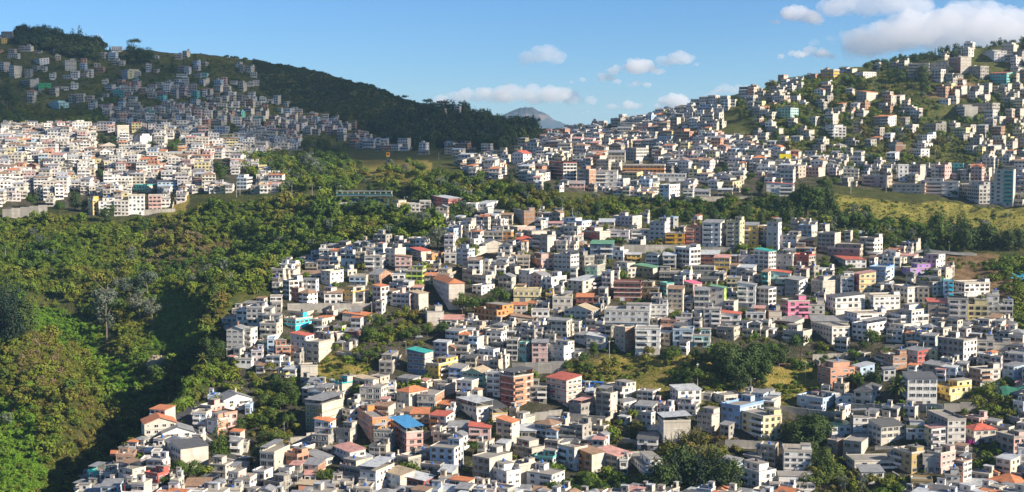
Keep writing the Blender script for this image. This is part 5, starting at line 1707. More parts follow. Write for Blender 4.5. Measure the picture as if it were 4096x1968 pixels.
KIND = {  # leaves, leaf size, leaf material, bark, words
 'round': (1500, .034, LEAF_GREEN, BARK, 'round bushy green tree'), 'dense': (1900, .030, LEAF_DARK, BARK, 'dense dark green tree'), 'tall': (1500, .026, LEAF_GREEN, BARK, 'tall narrow leafy tree'),
 'willow': (1900, .026, LEAF_SILVER, BARK, 'spreading silver green willow'), 'silver': (1300, .028, LEAF_SILVER, BARKP, 'silvery grey tree'), 'bush': (700, .060, LEAF_FOREST, BARK, 'low olive green shrub'),
 'acacia': (1100, .032, LEAF_GREEN, BARK, 'flat topped spreading tree'), 'eucalypt': (1000, .026, LEAF_GREEN, BARKP, 'slim eucalyptus with a pale trunk'), 'gaunt': (900, .018, LEAF_SILVER, BARKP, 'gaunt thin leaved tree with bare grey limbs'),
 'conifer': (1700, .026, LEAF_GREEN, BARK, 'conical evergreen'), 'spruce': (1400, .026, LEAF_BLUE, BARK, 'bluish spruce'), 'pine': (1700, .026, LEAF_PINE, BARK, 'dark pine'), 'cypress': (1200, .024, LEAF_DARK, BARK, 'slender dark cypress'),
 'palm': (0, 0, LEAF_PALM, BARKP, 'slim palm'), 'stoutpalm': (0, 0, LEAF_PALM, BARK, 'stout palm with a full head of fronds'), 'bamboo': (0, 0, LEAF_BAMB, BARK, 'arching bamboo clump'), 'bougainvillea': (500, .06, LEAF_MAG, BARK, 'magenta bougainvillea')}
PROTO = {}
def tree_meshes(kind, var):
    if (kind, var) not in PROTO:
        n, s, lm, bk, _ = KIND[kind]
        PROTO[kind, var] = (crown_mesh('bush' if kind == 'bougainvillea' else kind, var, n, s, lm), trunk_mesh(kind, var, bk))
    return PROTO[kind, var]
TREE_REC = []
trnd = random.Random(3)
def plant(P, h, kind, px, py, label=None, group=None):
    cm, tm = tree_meshes(kind, trnd.randint(0, 2))
    name = {'bush': 'shrub', 'bougainvillea': 'shrub', 'palm': 'palm_tree', 'stoutpalm': 'palm_tree', 'pine': 'pine_tree', 'conifer': 'conifer_tree', 'spruce': 'spruce_tree', 'cypress': 'cypress_tree', 'bamboo': 'bamboo_clump'}.get(kind, 'tree')
    o = empty(name, P, trnd.uniform(0, 6.28))
    w = h*trnd.uniform(.9, 1.12)
    o.scale = (w, w, h)
    add('crown', cm, o); add('trunk', tm, o)
    o['category'] = {'shrub': 'shrub', 'palm_tree': 'palm', 'bamboo_clump': 'bamboo'}.get(name, 'tree')
    TREE_REC.append(dict(root=o, kind=kind, cx=px, cy=py - h*F/P[1]*.5, h=h, label=label, group=group))
    FOOT.append((P[0], P[1], h*.22))
    return o
for item in TREES.replace('\n', '|').split('|'):
    t = item.split()
    if len(t) < 4: continue
    px, py, hp = float(t[0]), float(t[1]), float(t[2])
    P = hit_down(px, min(py, 1990))
    if P is None: continue
    if py > 1990: P = Vector((P.x*.985, P.y-8*(py-1990)/20-4, P.z-4)); P.z = ground_z(P.x, P.y)
    plant((P.x, P.y, P.z-.3), hp*P.y/F*COSP, t[3], px, py)

# ------------------------------------------------------------------ scrub and woods nobody could count: instanced leaf clumps
def scatter_object(name, pts, scl, rot, idx, protos, label):
    pm = bpy.data.meshes.new(name)
    pm.from_pydata([tuple(p) for p in pts], [], [])
    for an, ty, arr in (('sc', 'FLOAT_VECTOR', scl), ('rot', 'FLOAT_VECTOR', rot)):
        at = pm.attributes.new(an, ty, 'POINT'); at.data.foreach_set('vector', np.asarray(arr, np.float32).ravel())
    at = pm.attributes.new('idx', 'INT', 'POINT'); at.data.foreach_set('value', np.asarray(idx, np.int32))
    col = bpy.data.collections.new(name + '_shapes')
    for k, m in enumerate(protos): col.objects.link(bpy.data.objects.new('%s_%s' % (name, chr(97+k)), m))
    ng = bpy.data.node_groups.new(name, 'GeometryNodeTree')
    ng.interface.new_socket('Geometry', in_out='INPUT', socket_type='NodeSocketGeometry')
    ng.interface.new_socket('Geometry', in_out='OUTPUT', socket_type='NodeSocketGeometry')
    gi, go = ng.nodes.new('NodeGroupInput'), ng.nodes.new('NodeGroupOutput')
    ip = ng.nodes.new('GeometryNodeInstanceOnPoints'); ci = ng.nodes.new('GeometryNodeCollectionInfo')
    ci.inputs['Collection'].default_value = col; ci.inputs['Separate Children'].default_value = True; ci.inputs['Reset Children'].default_value = True
    def attr(nm, ty):
        n = ng.nodes.new('GeometryNodeInputNamedAttribute'); n.data_type = ty; n.inputs['Name'].default_value = nm
        return n.outputs[0]
    L = ng.links.new
    L(gi.outputs[0], ip.inputs['Points']); L(ci.outputs[0], ip.inputs['Instance']); ip.inputs['Pick Instance'].default_value = True
    L(attr('idx', 'INT'), ip.inputs['Instance Index']); L(attr('rot', 'FLOAT_VECTOR'), ip.inputs['Rotation']); L(attr('sc', 'FLOAT_VECTOR'), ip.inputs['Scale'])
    L(ip.outputs[0], go.inputs[0])
    o = add(name, pm); md = o.modifiers.new('scatter', 'NODES'); md.node_group = ng
    tag(o, label, kind='stuff')
    return o

VP = {
 'spurgreen': [(600,1700),(760,1570),(850,1430),(1020,1470),(1060,1520),(1000,1600),(860,1650),(700,1650)],
 'rcrest': [(3480,270),(3700,225),(3900,195),(4200,150),(4200,190),(3900,225),(3700,255),(3480,300)],
 'ravine_edge': [(330,1960),(420,1860),(560,1700),(700,1560),(880,1440),(920,1290),(1060,1200),(1120,1100),(1060,1080),(900,1220),(820,1380),(640,1540),(480,1720),(300,1900)],  # darker, denser trees go here to deepen the ravine's shadow band
 'crest': [(70,120),(250,150),(400,180),(400,250),(250,225),(70,190)],
 'lush1': POLY['lush1'], 'lush2': POLY['lush2'], 'lush3': POLY['lush3'], 'lush4': [(330,1320),(480,1420),(560,1560),(480,1600),(380,1480)], 'brown1': POLY['brown1'], 'brown2': [(60,1380),(260,1400),(280,1560),(140,1600),(40,1520)], 'drygrass': POLY['drygrass_right'],
 'gardens': POLY['town_near'],
 'ravine': [(-300,845),(0,880),(150,870),(230,850),(360,890),(700,870),(750,790),(1100,785),(1350,800),(1600,820),(1660,880),(1760,930),(1700,985),(1400,970),(1200,1060),(1100,1130),(1060,1220),(920,1290),(880,1440),(1010,1500),(900,1530),(800,1570),(660,1610),(640,1650),(560,1700),(540,1790),(350,1900),(330,2000),(-300,2100)],
 'ravine_right': [(900,1280),(1090,1100),(1350,960),(1700,960),(1760,900),(1650,840),(1300,830),(1100,900),(950,1000),(880,1200)],
 'park': [(950,640),(1050,615),(1250,625),(1400,640),(1400,760),(1100,770),(1110,725),(960,690)],
 'park2': [(1400,690),(1660,660),(1700,700),(1650,780),(1400,775)],
 'cliff': [(1640,750),(1740,680),(1850,690),(1900,720),(2060,750),(2140,785),(2450,800),(2700,830),(3080,810),(3300,770),(3360,830),(3500,890),(3740,930),(4096,950),(4400,950),(4400,1010),(3800,1000),(3560,995),(3250,925),(3000,895),(2600,895),(2300,895),(2000,870),(1750,880),(1660,830)],
 'conifers': [(1480,500),(1560,470),(1700,460),(1900,470),(2000,470),(2060,485),(2150,515),(2150,560),(2010,600),(1800,590),(1650,580),(1530,560)],
 'bigslope': [(1000,230),(1080,240),(1450,330),(1700,400),(1780,450),(1560,520),(1480,545),(1320,470),(1180,440),(1050,380),(1040,300)],
 'hillscrub': [(-300,170),(300,200),(1000,240),(1040,380),(1200,450),(1480,545),(1250,590),(1000,540),(480,510),(-300,510)],
 'leftmound': [(-300,440),(130,440),(420,455),(500,505),(250,505),(0,520),(-300,520)],
 'rhill': [(2950,460),(3100,330),(3400,300),(3640,270),(3900,300),(4400,260),(4400,680),(3900,690),(3400,700),(3050,600)],
 'rhill2': [(3000,430),(3230,330),(3420,320),(3420,420),(3200,440),(3050,470)],
 'inner': [(2260,1480),(2420,1455),(2640,1475),(2880,1470),(3060,1545),(3280,1555),(3260,1610),(3000,1600),(2600,1590),(2300,1570)],
 'inner2': [(2660,1410),(2740,1420),(3060,1430),(3080,1560),(2900,1560),(2680,1490)],
 'mid1': [(1490,1270),(1660,1270),(1780,1340),(1700,1395),(1500,1420),(1440,1380)],
 'knollv': [(1280,1425),(1420,1400),(1500,1450),(1490,1500),(1300,1545),(1235,1500)],
 'leftclump': [(1030,1520),(1180,1530),(1220,1640),(1160,1790),(1090,1860),(1010,1800),(990,1640)],
 'bamb': [(2420,1700),(2560,1690),(2600,1760),(2540,1790),(2420,1770)],
 'botmid': [(2640,1800),(2840,1740),(2900,1880),(2960,2060),(2260,2060),(2330,1930),(2560,1900)],
 'rightclump': [(3110,1690),(3290,1680),(3310,1800),(3350,1880),(3620,1920),(3660,2060),(3240,2060),(3200,1860)],
 'rightbank': [(3890,1560),(4060,1530),(4075,1690),(3900,1690)],
 'rightedge': [(3990,1060),(4400,1000),(4400,1400),(4060,1330),(4040,1190),(3960,1120)],
 'rightedge2': [(3790,1020),(4096,1000),(4096,1180),(3900,1170),(3800,1120)],
 'rightedge3': [(4040,1260),(4400,1240),(4400,1480),(4060,1430)],
 'rbank2': [(3890,1790),(4000,1790),(4020,1880),(3940,1890)],
 'lowleft': [(560,1700),(650,1640),(760,1640),(700,1690),(680,1760),(620,1720),(590,1800)],
}
area = None
def tri_points():
    A = verts[faces[:, 0]]; B = verts[faces[:, 1]]; C = verts[faces[:, 2]]; D = verts[faces[:, 3]]
    ar = .5*np.linalg.norm(np.cross(C-A, D-B), axis=1)
    fi, fj = ii.ravel(), jj.ravel()
    fx = colx[fj] + .5*(colx[1]-colx[0]); fy = .25*(gP[fi, fj]+gP[fi+1, fj]+gP[fi, fj+1]+gP[fi+1, fj+1]); ft = .5*(ts[fi]+ts[fi+1])
    return A, B, C, D, ar, fx, fy, ft
TA = tri_points()
def spots(poly, per, t0, t1):
    A, B, C, D, ar, fx, fy, ft = TA
    m = inpoly(fx, fy, VP[poly]) & (ft >= t0) & (ft <= t1)
    sel = np.nonzero(m)[0]
    if not len(sel): return np.zeros((0, 3))
    n = rng.poisson(ar[sel]/per)
    rep = np.repeat(sel, n)
    u, v = rng.random(len(rep))[:, None], rng.random(len(rep))[:, None]
    P = A[rep]*(1-u)*(1-v) + B[rep]*u*(1-v) + C[rep]*u*v + D[rep]*(1-u)*v
    P = P[(np.abs(P[:, 0]/P[:, 1]) < .44)]
    return P
# keep plants out of houses
fgrid = {}
for (x, y, r) in FOOT: fgrid.setdefault((int(x//15), int(y//15)), []).append((x, y, r))
def clear(P):
    ok = np.ones(len(P), bool)
    for k, (x, y, z) in enumerate(P):
        ci, cj = int(x//15), int(y//15)
        for i in (ci-1, ci, ci+1):
            for j in (cj-1, cj, cj+1):
                for (u, v, q) in fgrid.get((i, j), ()):
                    if (u-x)**2 + (v-y)**2 < (q+.6)**2: ok[k] = False
    return P[ok]
LEAF_LUSH = leafmat('lush_vine_leaves', [(0.0, (.070,.150,.012)), (0.5, (.105,.20,.016)), (1.0, (.15,.22,.024))])
P_FOREST = [crown_mesh('bush', 10+k, 330, .085, LEAF_FOREST) for k in range(4)] + [crown_mesh('round', 20+k, 420, .062, LEAF_FOREST) for k in range(3)] + \
           [crown_mesh('dense', 30, 420, .058, LEAF_FOREST), crown_mesh('silver', 31, 380, .05, LEAF_SILVER), crown_mesh('dense', 32, 420, .058, LEAF_GREEN)] + \
           [crown_mesh('bush', 50+k, 300, .085, LEAF_LUSH) for k in range(2)] + [crown_mesh('bush', 52, 300, .085, LEAF_DRY), crown_mesh('round', 53, 380, .062, LEAF_DRY)]
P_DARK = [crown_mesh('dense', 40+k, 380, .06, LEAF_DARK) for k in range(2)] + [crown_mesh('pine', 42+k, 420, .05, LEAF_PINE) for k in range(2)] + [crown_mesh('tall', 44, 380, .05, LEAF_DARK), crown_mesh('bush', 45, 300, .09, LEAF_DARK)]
def forest(name, specs, protos, label):
    PP, SS, RR, II = [], [], [], []
    for poly, per, t0, t1, h0, h1, choice in specs:
        P = spots(poly, per, t0, t1); P = clear(P)
        if poly in ('rhill', 'rhill2') and len(P):
            ppx, ppy = project(P.T); P = P[~inpoly(ppx, ppy, POLY['plough'])]
        if poly == 'ravine' and len(P):
            ppx, ppy = project(P.T); drop = np.zeros(len(P), bool)
            for q in ('lush1', 'lush2', 'lush3', 'lush4'): drop |= inpoly(ppx, ppy, VP[q])
            P = P[~drop | (rng.random(len(P)) < .12)]
        n = len(P)
        if not n: continue
        h = rng.uniform(h0, h1, n)*rng.choice([.7, 1, 1, 1.35], n)
        w = h*rng.uniform(.85, 1.25, n)
        P = P - np.array([0, 0, .35])
        PP.append(P); SS.append(np.stack([w, w, h], 1)); RR.append(np.stack([np.zeros(n), np.zeros(n), rng.uniform(0, 6.28, n)], 1)); II.append(rng.choice(choice, n))
    PP = np.concatenate(PP); print(name, len(PP))
    scatter_object(name, PP, np.concatenate(SS), np.concatenate(RR), np.concatenate(II), protos, label)
lowc = [0, 1, 2, 3]; midc = [0, 1, 2, 3, 4, 5, 6, 7]; allc = [0, 1, 2, 3, 4, 4, 5, 5, 6, 6, 7, 8, 9, 9]
forest('ravine_woods', [
    ('ravine_edge', 20, 5.3, 7.2, 5, 9, [7, 9, 9, 4, 5]), ('lush1', 5, 5.6, 9, 1.6, 3.0, [10, 11]), ('lush2', 5, 4, 9, 1.6, 3.0, [10, 11]), ('lush3', 8, 5.6, 9, 1.2, 2.6, [10, 11, 10, 0]), ('lush4', 5, 5.6, 9, 1.6, 3.0, [10, 11]), ('brown1', 26, 5.6, 9.2, 2, 4, [12, 12, 13]), ('brown2', 26, 5.6, 9.2, 2, 4, [12, 12, 13]), ('drygrass', 9, 5, 11, .5, 1.1, [12, 0, 2]), ('drygrass', 260, 5, 11, 1.5, 3, lowc),
    ('ravine', 5.5, 5.4, 9.05, 1.3, 2.7, lowc), ('ravine', 60, 5.4, 9.05, 3, 5, midc), ('ravine', 170, 5.4, 9.05, 5, 9, allc), ('ravine_right', 40, 5.0, 9.1, 4, 8, allc), ('ravine', 14, 4.2, 5.4, 2, 4, lowc),
    ('park', 30, 8.8, 11, 4, 8, allc), ('park2', 130, 8.8, 11, 4, 7, allc), ('cliff', 10, 5.2, 9.4, 1.8, 3.6, [0, 1, 2, 3, 7, 9, 5]), ('cliff', 45, 5.2, 9.2, 4, 8, [7, 9, 9, 7, 4, 8]),
    ('hillscrub', 95, 10.6, 14, 1.8, 4.5, [0, 1, 2, 3, 7, 9]), ('leftmound', 22, 9.8, 12, 2.5, 5, midc)], P_FOREST, 'dense mixed green and olive brown scrub and trees filling the ravine and the cliffs')
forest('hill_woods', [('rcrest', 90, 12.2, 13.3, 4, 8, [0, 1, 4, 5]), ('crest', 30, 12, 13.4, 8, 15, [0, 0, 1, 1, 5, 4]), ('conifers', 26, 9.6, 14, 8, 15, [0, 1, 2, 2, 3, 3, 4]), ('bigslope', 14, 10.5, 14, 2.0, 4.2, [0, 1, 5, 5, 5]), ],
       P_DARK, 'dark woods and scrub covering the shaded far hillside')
forest('slope_scrub', [('rhill', 20, 9.6, 13.4, 1.5, 3.5, [0, 1, 2, 7, 9, 9, 7]), ('rhill', 180, 9.6, 13.4, 4, 7, allc), ('rhill2', 18, 9.6, 13.4, 2, 4.5, midc), ('inner', 8, 0, 5.3, 1.3, 2.8, lowc), ('inner2', 30, 0, 5.3, 3, 7, allc),
    ('mid1', 16, 0, 5.5, 2, 4.5, midc), ('knollv', 14, 0, 5.5, .8, 2.2, lowc), ('leftclump', 18, 0, 5.5, 2.5, 5.5, midc), ('bamb', 8, 0, 5.5, 1, 2.4, lowc), ('botmid', 16, 0, 5.5, 3, 6, midc),
    ('gardens', 70, 0, 5.2, 1.2, 3.4, lowc), ('gardens', 420, 0, 5.2, 3.5, 6, midc), ('rightclump', 16, 0, 5.5, 2.5, 5.5, midc), ('rightbank', 10, 0, 5.5, 1.4, 3, lowc), ('rightedge', 22, 0, 6.5, 3, 6, midc), ('rightedge2', 60, 0, 6.5, 1.2, 3.5, lowc), ('rightedge3', 14, 0, 5.6, 3, 6, midc),
    ('spurgreen', 9, 0, 6.0, .8, 2.0, [0, 1, 10]), ('spurgreen', 60, 0, 6.0, 2.5, 5, midc), ('rbank2', 14, 0, 5.5, 1.4, 3, lowc), ('lowleft', 16, 0, 6.2, 2, 4, midc)], P_FOREST, 'patches of olive scrub between the houses and on the right hill')
# ------------------------------------------------------------------ walls, poles, vehicles, roads and small things
WALLC = [paint((.50,.45,.37), 1.0), paint((.44,.40,.33), 1.0), CEMENT]
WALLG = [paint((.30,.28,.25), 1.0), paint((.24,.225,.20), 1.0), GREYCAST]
def wall_between(x1, y1, x2, y2, hp, tone, label):
    A, B = hit(x1, y1), hit(x2, y2)
    if A is None or B is None: return
    n = max(2, int((B-A).length/6))
    o = empty('retaining_wall', A)
    m = None
    d = (B-A); d.z = 0; d.normalize(); nn = Vector((-d.y, d.x, 0))
    h = .75*hp*A.y/F
    zs = []
    for k in range(n):
        P, Q = A.lerp(B, k/n), A.lerp(B, (k+1)/n)
        z = max(P.z, Q.z)
        b = MB()
        t = .2
        pts = [P-nn*t, Q-nn*t, Q+nn*t, P+nn*t]
        zl, zh = min(P.z, Q.z)-4, z + h
        lo = [(p.x-A.x, p.y-A.y, zl-A.z) for p in pts]; hi = [(p.x-A.x, p.y-A.y, zh-A.z) for p in pts]
        b.quad(*hi, 0)
        for q in range(4): b.quad(lo[q], lo[(q+1)%4], hi[(q+1)%4], hi[q], 0)
        b.build('wall_panel', [random.choice(WALLC if tone == 'c' else WALLG)], o)
    c = MB()
    for k in range(n):
        P, Q = A.lerp(B, k/n), A.lerp(B, (k+1)/n); z = max(P.z, Q.z) + h - A.z; t = .28
        pts = [P-nn*t-d*.0, Q-nn*t, Q+nn*t, P+nn*t]
        lo = [(p.x-A.x, p.y-A.y, z+.003) for p in pts]; hi = [(p.x-A.x, p.y-A.y, z+.14) for p in pts]
        c.quad(*hi, 0)
        for q in range(4): c.quad(lo[q], lo[(q+1)%4], hi[(q+1)%4], hi[q], 0)
    c.build('coping', [CONC], o)
    tag(o, label, 'wall', 'retaining and garden walls')
for q in WALLS: wall_between(*q)

POLE_REC = []
def pole_meshes():
    b = MB(); b.tube([(0,0,-1),(0,0,.5),(0,0,1)], [.014,.012,.008], 7); pole = b.mesh('post', [POLE])
    c = MB(); c.box(-.09, .09, -.008, .008, .93, .95, 0); c.box(-.06, .06, -.008, .008, .87, .885, 0)
    for x in (-.08, -.03, .03, .08): c.tube([(x,0,.95),(x,0,.97)], .006, 5)
    arm = c.mesh('crossarm', [POLE])
    l = MB(); l.tube([(0,0,.90),(.05,-.08,.97),(.07,-.14,.975)], .005, 5); lampb = l.mesh('lamp_arm', [STEEL])
    h = MB(); h.box(.055, .095, -.20, -.13, .962, .98, 0); lh = h.mesh('lamp_head', [FRAMEW])
    return pole, arm, lampb, lh
PM = pole_meshes()
def add_pole(px, py, hp, k):
    P = hit(px, py)
    if P is None: return
    h = max(5.0, min(13, hp*P.y/F))
    o = empty('street_pole', P, random.uniform(-1.2, 1.2)); o.scale = (h, h, h)
    add('post', PM[0], o)
    lamp = k % 3 != 0
    if k % 3 != 1: add('crossarm', PM[1], o)
    if lamp: a_ = add('lamp_arm', PM[2], o); add('lamp_head', PM[3], a_)
    o['category'] = 'street pole'
    POLE_REC.append(dict(root=o, lamp=lamp, arm=k % 3 != 1, cx=px, cy=py - hp*.5, base=P, h=h))
for k, t in enumerate(q.split() for q in POLES.replace('\n', '|').split('|') if q.strip()): add_pole(float(t[0]), float(t[1]), float(t[2]), k)

CARP = {'w': plain((.75,.75,.74), 'white_car_paint', .25, 0, .5), 's': plain((.40,.42,.44), 'silver_car_paint', .25, .4, .5), 'd': plain((.05,.06,.07), 'dark_car_paint', .25, 0, .5)}
def make_car(loc, rz, c, label):
    o = empty('parked_car', loc, rz)
    prof = [(-2.05,.35),(-2.1,.75),(-1.95,.95),(-1.35,1.02),(-.75,1.46),(.75,1.48),(1.5,1.02),(2.0,.92),(2.05,.35)]
    b = MB()
    for s, y in ((1, -.85), (-1, .85)):
        n = len(b.v); b.v += [(x, y*(.88 if z > 1.05 else 1), z) for x, z in prof]; b.f.append(tuple(range(n, n+9)) if s > 0 else tuple(range(n+8, n-1, -1))); b.m.append(0)
    for k in range(9):
        j = (k+1) % 9; b.f.append((k, j, 9+j, 9+k)); b.m.append(0)
    b.build('body', [CARP[c]], o)
    g = MB()
    for y in (-.80, .80):
        g.quad((-1.2, y*1.0, 1.06), (1.3, y*1.0, 1.06), (.7, y*.965, 1.4), (-.72, y*.965, 1.4), 0)
    g.quad((-1.36,-.66,1.05), (-1.36,.66,1.05), (-.80,.62,1.44), (-.80,-.62,1.44), 0); g.quad((1.5,-.66,1.05), (1.5,.66,1.05), (.8,.62,1.46), (.8,-.62,1.46), 0)
    g.build('windows', [GLASS], o)
    w = MB(); w.tube([(0,-.1,0),(0,.1,0)], .32, 12); n = len(w.v); wm = w.mesh('wheel', [RUBBER])
    for x in (-1.3, 1.3):
        for y in (-.8, .8): add('wheel', wm, o, (x, y, .32))
    tag(o, label, 'car', 'parked cars')
for px, py, c, rz, label in CARS:
    P = hit(px, py)
    if P: make_car((P.x, P.y, P.z+.05), R(rz), c, label)

def make_bus(px, py, L, rz, rgb, label, stripe):
    P = hit(px, py); o = empty('bus', P + Vector((0, 0, .1)), R(rz))
    m = plain(rgb, 'bus_paint_'+label.split()[0], .3, 0, .5)
    b = MB(); b.box(-L/2, L/2, -1.25, 1.25, .4, 2.0, 0); b.box(-L/2+.05, L/2-.1, -1.22, 1.22, 2.0, 3.0, 0); b.build('body', [m], o)
    g = MB()
    for k in range(int(L/1.4)):
        x = -L/2 + .4 + k*1.4
        g.box(x, x+1.15, -1.29, -1.2, 1.75, 2.7, 0); g.box(x, x+1.15, 1.2, 1.29, 1.75, 2.7, 0)
    g.box(L/2-.11, L/2+.03, -1.1, 1.1, 1.5, 2.75, 0)
    g.build('windows', [GLASS], o)
    s = MB(); s.box(-L/2-.01, L/2+.01, -1.27, 1.27, .75, 1.15, 0); s.build('stripe', [plain(stripe, 'bus_stripe_'+label.split()[0], .4)], o)
    w = MB(); w.tube([(0,-.13,0),(0,.13,0)], .5, 12); wm = w.mesh('wheel', [RUBBER])
    for x in (-L/2+2, L/2-2.2):
        for y in (-1.15, 1.15): add('wheel', wm, o, (x, y, .5))
    tag(o, label, 'bus')
make_bus(2372, 1552, 10.5, -12, (.03,.16,.52), 'blue bus parked at the foot of the scrubby bank', (.02,.07,.25))
make_bus(3628, 995, 10, -4, (.75,.42,.03), 'orange and green bus on the upper road', (.05,.30,.08))

def road(name, pts, w, mat=ASPH):
    """a strip draped over the ground, 3 cm above it, with kerbs"""
    P = [hit(*p) for p in pts]; P = [p for p in P if p]
    Q = []
    for a_, b_ in zip(P, P[1:]):
        n = max(1, int((b_-a_).length/3)); Q += [a_.lerp(b_, k/n) for k in range(n)]
    Q.append(P[-1]); b = MB(); kb = MB(); rows = []
    for k, p in enumerate(Q):
        d = (Q[min(k+1, len(Q)-1)] - Q[max(k-1, 0)]); d.z = 0; d.normalize(); n = Vector((d.y, -d.x, 0))
        zc = max(ground_z((p+n*s*w).x, (p+n*s*w).y) for s in (-.5, 0, .5)) + .12
        rows.append((p + n*w*.5, p - n*w*.5, n, zc))
    zz = [r[3] for r in rows]
    zz = [sum(zz[max(0, k-2):k+3])/len(zz[max(0, k-2):k+3]) + .1 for k in range(len(zz))]
    for k in range(len(rows)-1):
        (a1, a2, n1, _), (b1, b2, n2, _) = rows[k], rows[k+1]; z1, z2 = zz[k], zz[k+1]
        b.quad((a1.x,a1.y,z1), (a2.x,a2.y,z1), (b2.x,b2.y,z2), (b1.x,b1.y,z2), 0)
        for p1, p2, s in ((a1, b1, 1), (a2, b2, -1)):
            o1, o2 = p1 + n1*s*1.2, p2 + n2*s*1.2
            kb.quad((p1.x,p1.y,z1), (p2.x,p2.y,z2), (p2.x,p2.y,z2+.14), (p1.x,p1.y,z1+.14), 0)
            kb.quad((p1.x,p1.y,z1+.14), (p2.x,p2.y,z2+.14), (o2.x,o2.y,z2+.14), (o1.x,o1.y,z1+.14), 0)
            kb.quad((o1.x,o1.y,z1+.14), (o2.x,o2.y,z2+.14), (o2.x,o2.y,z2-1.2), (o1.x,o1.y,z1-1.2), 0)
    tag(b.build(name, [mat]), kind='structure')
    tag(kb.build('pavement', [CONC]), kind='structure')
road('road', [(800,1622),(755,1640),(730,1665),(745,1700),(790,1755),(850,1800),(930,1835),(1010,1850)], 7)
road('road', [(3830,1990),(3900,1940),(4000,1905),(4080,1860),(4150,1830)], 7)
road('road', [(1370,1405),(1400,1418),(1430,1420),(1470,1440)], 6)
road('road', [(755,610),(775,650),(800,700),(830,740)], 8)
road('road', [(1290,815),(1400,812),(1500,818),(1620,830)], 7)
road('road', [(3560,1000),(3700,1002),(3800,1015),(3900,1020)], 7)
road('road', [(1800,1000),(1900,1010),(1990,950)], 6)

def small(name, fn, px, py, mats, label, cat, rz=0.0, dz=0.0, group=None):
    P = hit(px, py); o = empty(name, P + Vector((0, 0, dz)), rz)
    fn(o); tag(o, label, cat, group); return o
def signboard(w, h, z, m, nm):
    def f(o):
        b = MB(); b.box(-w/2, w/2, -.1, .1, z, z+h, 0); b.build('panel', [m], o)
        q = MB()
        for x in (-w*.35, w*.35): q.box(x-.1, x+.1, .1, .25, -2, z+h*.8, 0)
        q.build('posts', [STEEL], o)
    return f
small('billboard', signboard(9, 3.6, 3, plain((.85,.68,.02), 'yellow_board', .5), ''), 3140, 664, None, 'plain bright yellow billboard among the plateau houses', 'billboard', R(-10), 3)
def fuel(o):
    b = MB(); b.box(-1.6, 1.6, -.2, .2, 3.2, 7.4, 0); b.build('panel', [plain((.80,.52,.02), 'yellow_board2', .5)], o)
    r = MB(); r.box(-1.2, 1.2, -.26, -.2, 4.8, 6.8, 0); r.build('emblem', [plain((.6,.05,.03), 'red_board', .5)], o)
    p = MB(); p.box(-.25, .25, -.15, .15, -1, 3.2, 0); p.build('post', [STEEL], o)
small('roadside_sign', fuel, 1552, 642, None, 'tall yellow and red roadside sign by the park', 'sign')
def goal(o):
    b = MB(); b.tube([(-2.6,0,0),(-2.6,0,2.3)], .08, 6); b.tube([(2.6,0,0),(2.6,0,2.3)], .08, 6); b.tube([(-2.68,0,2.34),(2.68,0,2.34)], .08, 6); b.build('frame', [plain((.6,.35,.30), 'faded_red_paint')], o)
small('goal_posts', goal, 3138, 1475, None, 'faded goal posts on the brown playing field', 'goal')
def parasol(o):
    b = MB(); n = 8; top = (0, 0, 2.9)
    ring = [(2.0*math.cos(2*math.pi*k/n), 2.0*math.sin(2*math.pi*k/n), 2.3) for k in range(n)]
    for k in range(n): b.tri(ring[k], ring[(k+1)%n], top, 0); b.quad(ring[k], ring[(k+1)%n], tuple(c-(.2 if q == 2 else 0) for q, c in enumerate(ring[(k+1)%n])), tuple(c-(.2 if q == 2 else 0) for q, c in enumerate(ring[k])), 0)
    b.build('shade', [plain((.62,.03,.06), 'red_canvas', .8)], o)
    p = MB(); p.tube([(0,0,0),(0,0,2.9)], .04, 6); p.build('pole', [STEEL], o)
small('parasol', parasol, 2213, 1598, None, 'red parasol on the terrace of the cream house', 'parasol', 0, 1.5)
def tarp(w, d, h, m):
    def f(o):
        b = MB(); n = 6
        for i in range(n):
            for j in range(3):
                z = lambda a_, c_: h*c_/3 + .35*math.sin(a_*1.7) + .2*math.cos(c_*2.1+a_)
                b.quad((-w/2+w*i/n, d*j/3, z(i, j)), (-w/2+w*(i+1)/n, d*j/3, z(i+1, j)), (-w/2+w*(i+1)/n, d*(j+1)/3, z(i+1, j+1)), (-w/2+w*i/n, d*(j+1)/3, z(i, j+1)), 0)
        b.build('sheet', [m], o)
        q = MB()
        for x in (-w/2, w/2): q.box(x-.06, x+.06, -.06, .06, -2, .1, 0)
        q.build('posts', [STEEL], o)
    return f
small('tarpaulin', tarp(11, 5, 2.5, plain((.03,.42,.72), 'blue_tarp', .6)), 4085, 1126, None, 'bright blue tarpaulin at the right edge by the bare soil', 'tarpaulin', 0, 1.5)
small('tarpaulin', tarp(9, 4, 1.5, plain((.02,.42,.36), 'teal_tarp', .6)), 3640, 455, None, 'teal tarpaulin hung below a house on the right hill', 'tarpaulin', 0, 1)
small('tarpaulin', tarp(8, 4, 1.2, plain((.10,.45,.62), 'pale_blue_tarp', .6)), 2880, 612, None, 'pale blue sheeting on the bare slope of the right hill', 'tarpaulin', R(-20), 1)
small('netting', tarp(14, 3, 4.5, plain((.01,.11,.07), 'green_net', .8)), 4075, 1600, None, 'dark green netting screen at the right edge', 'netting', 0, 1)
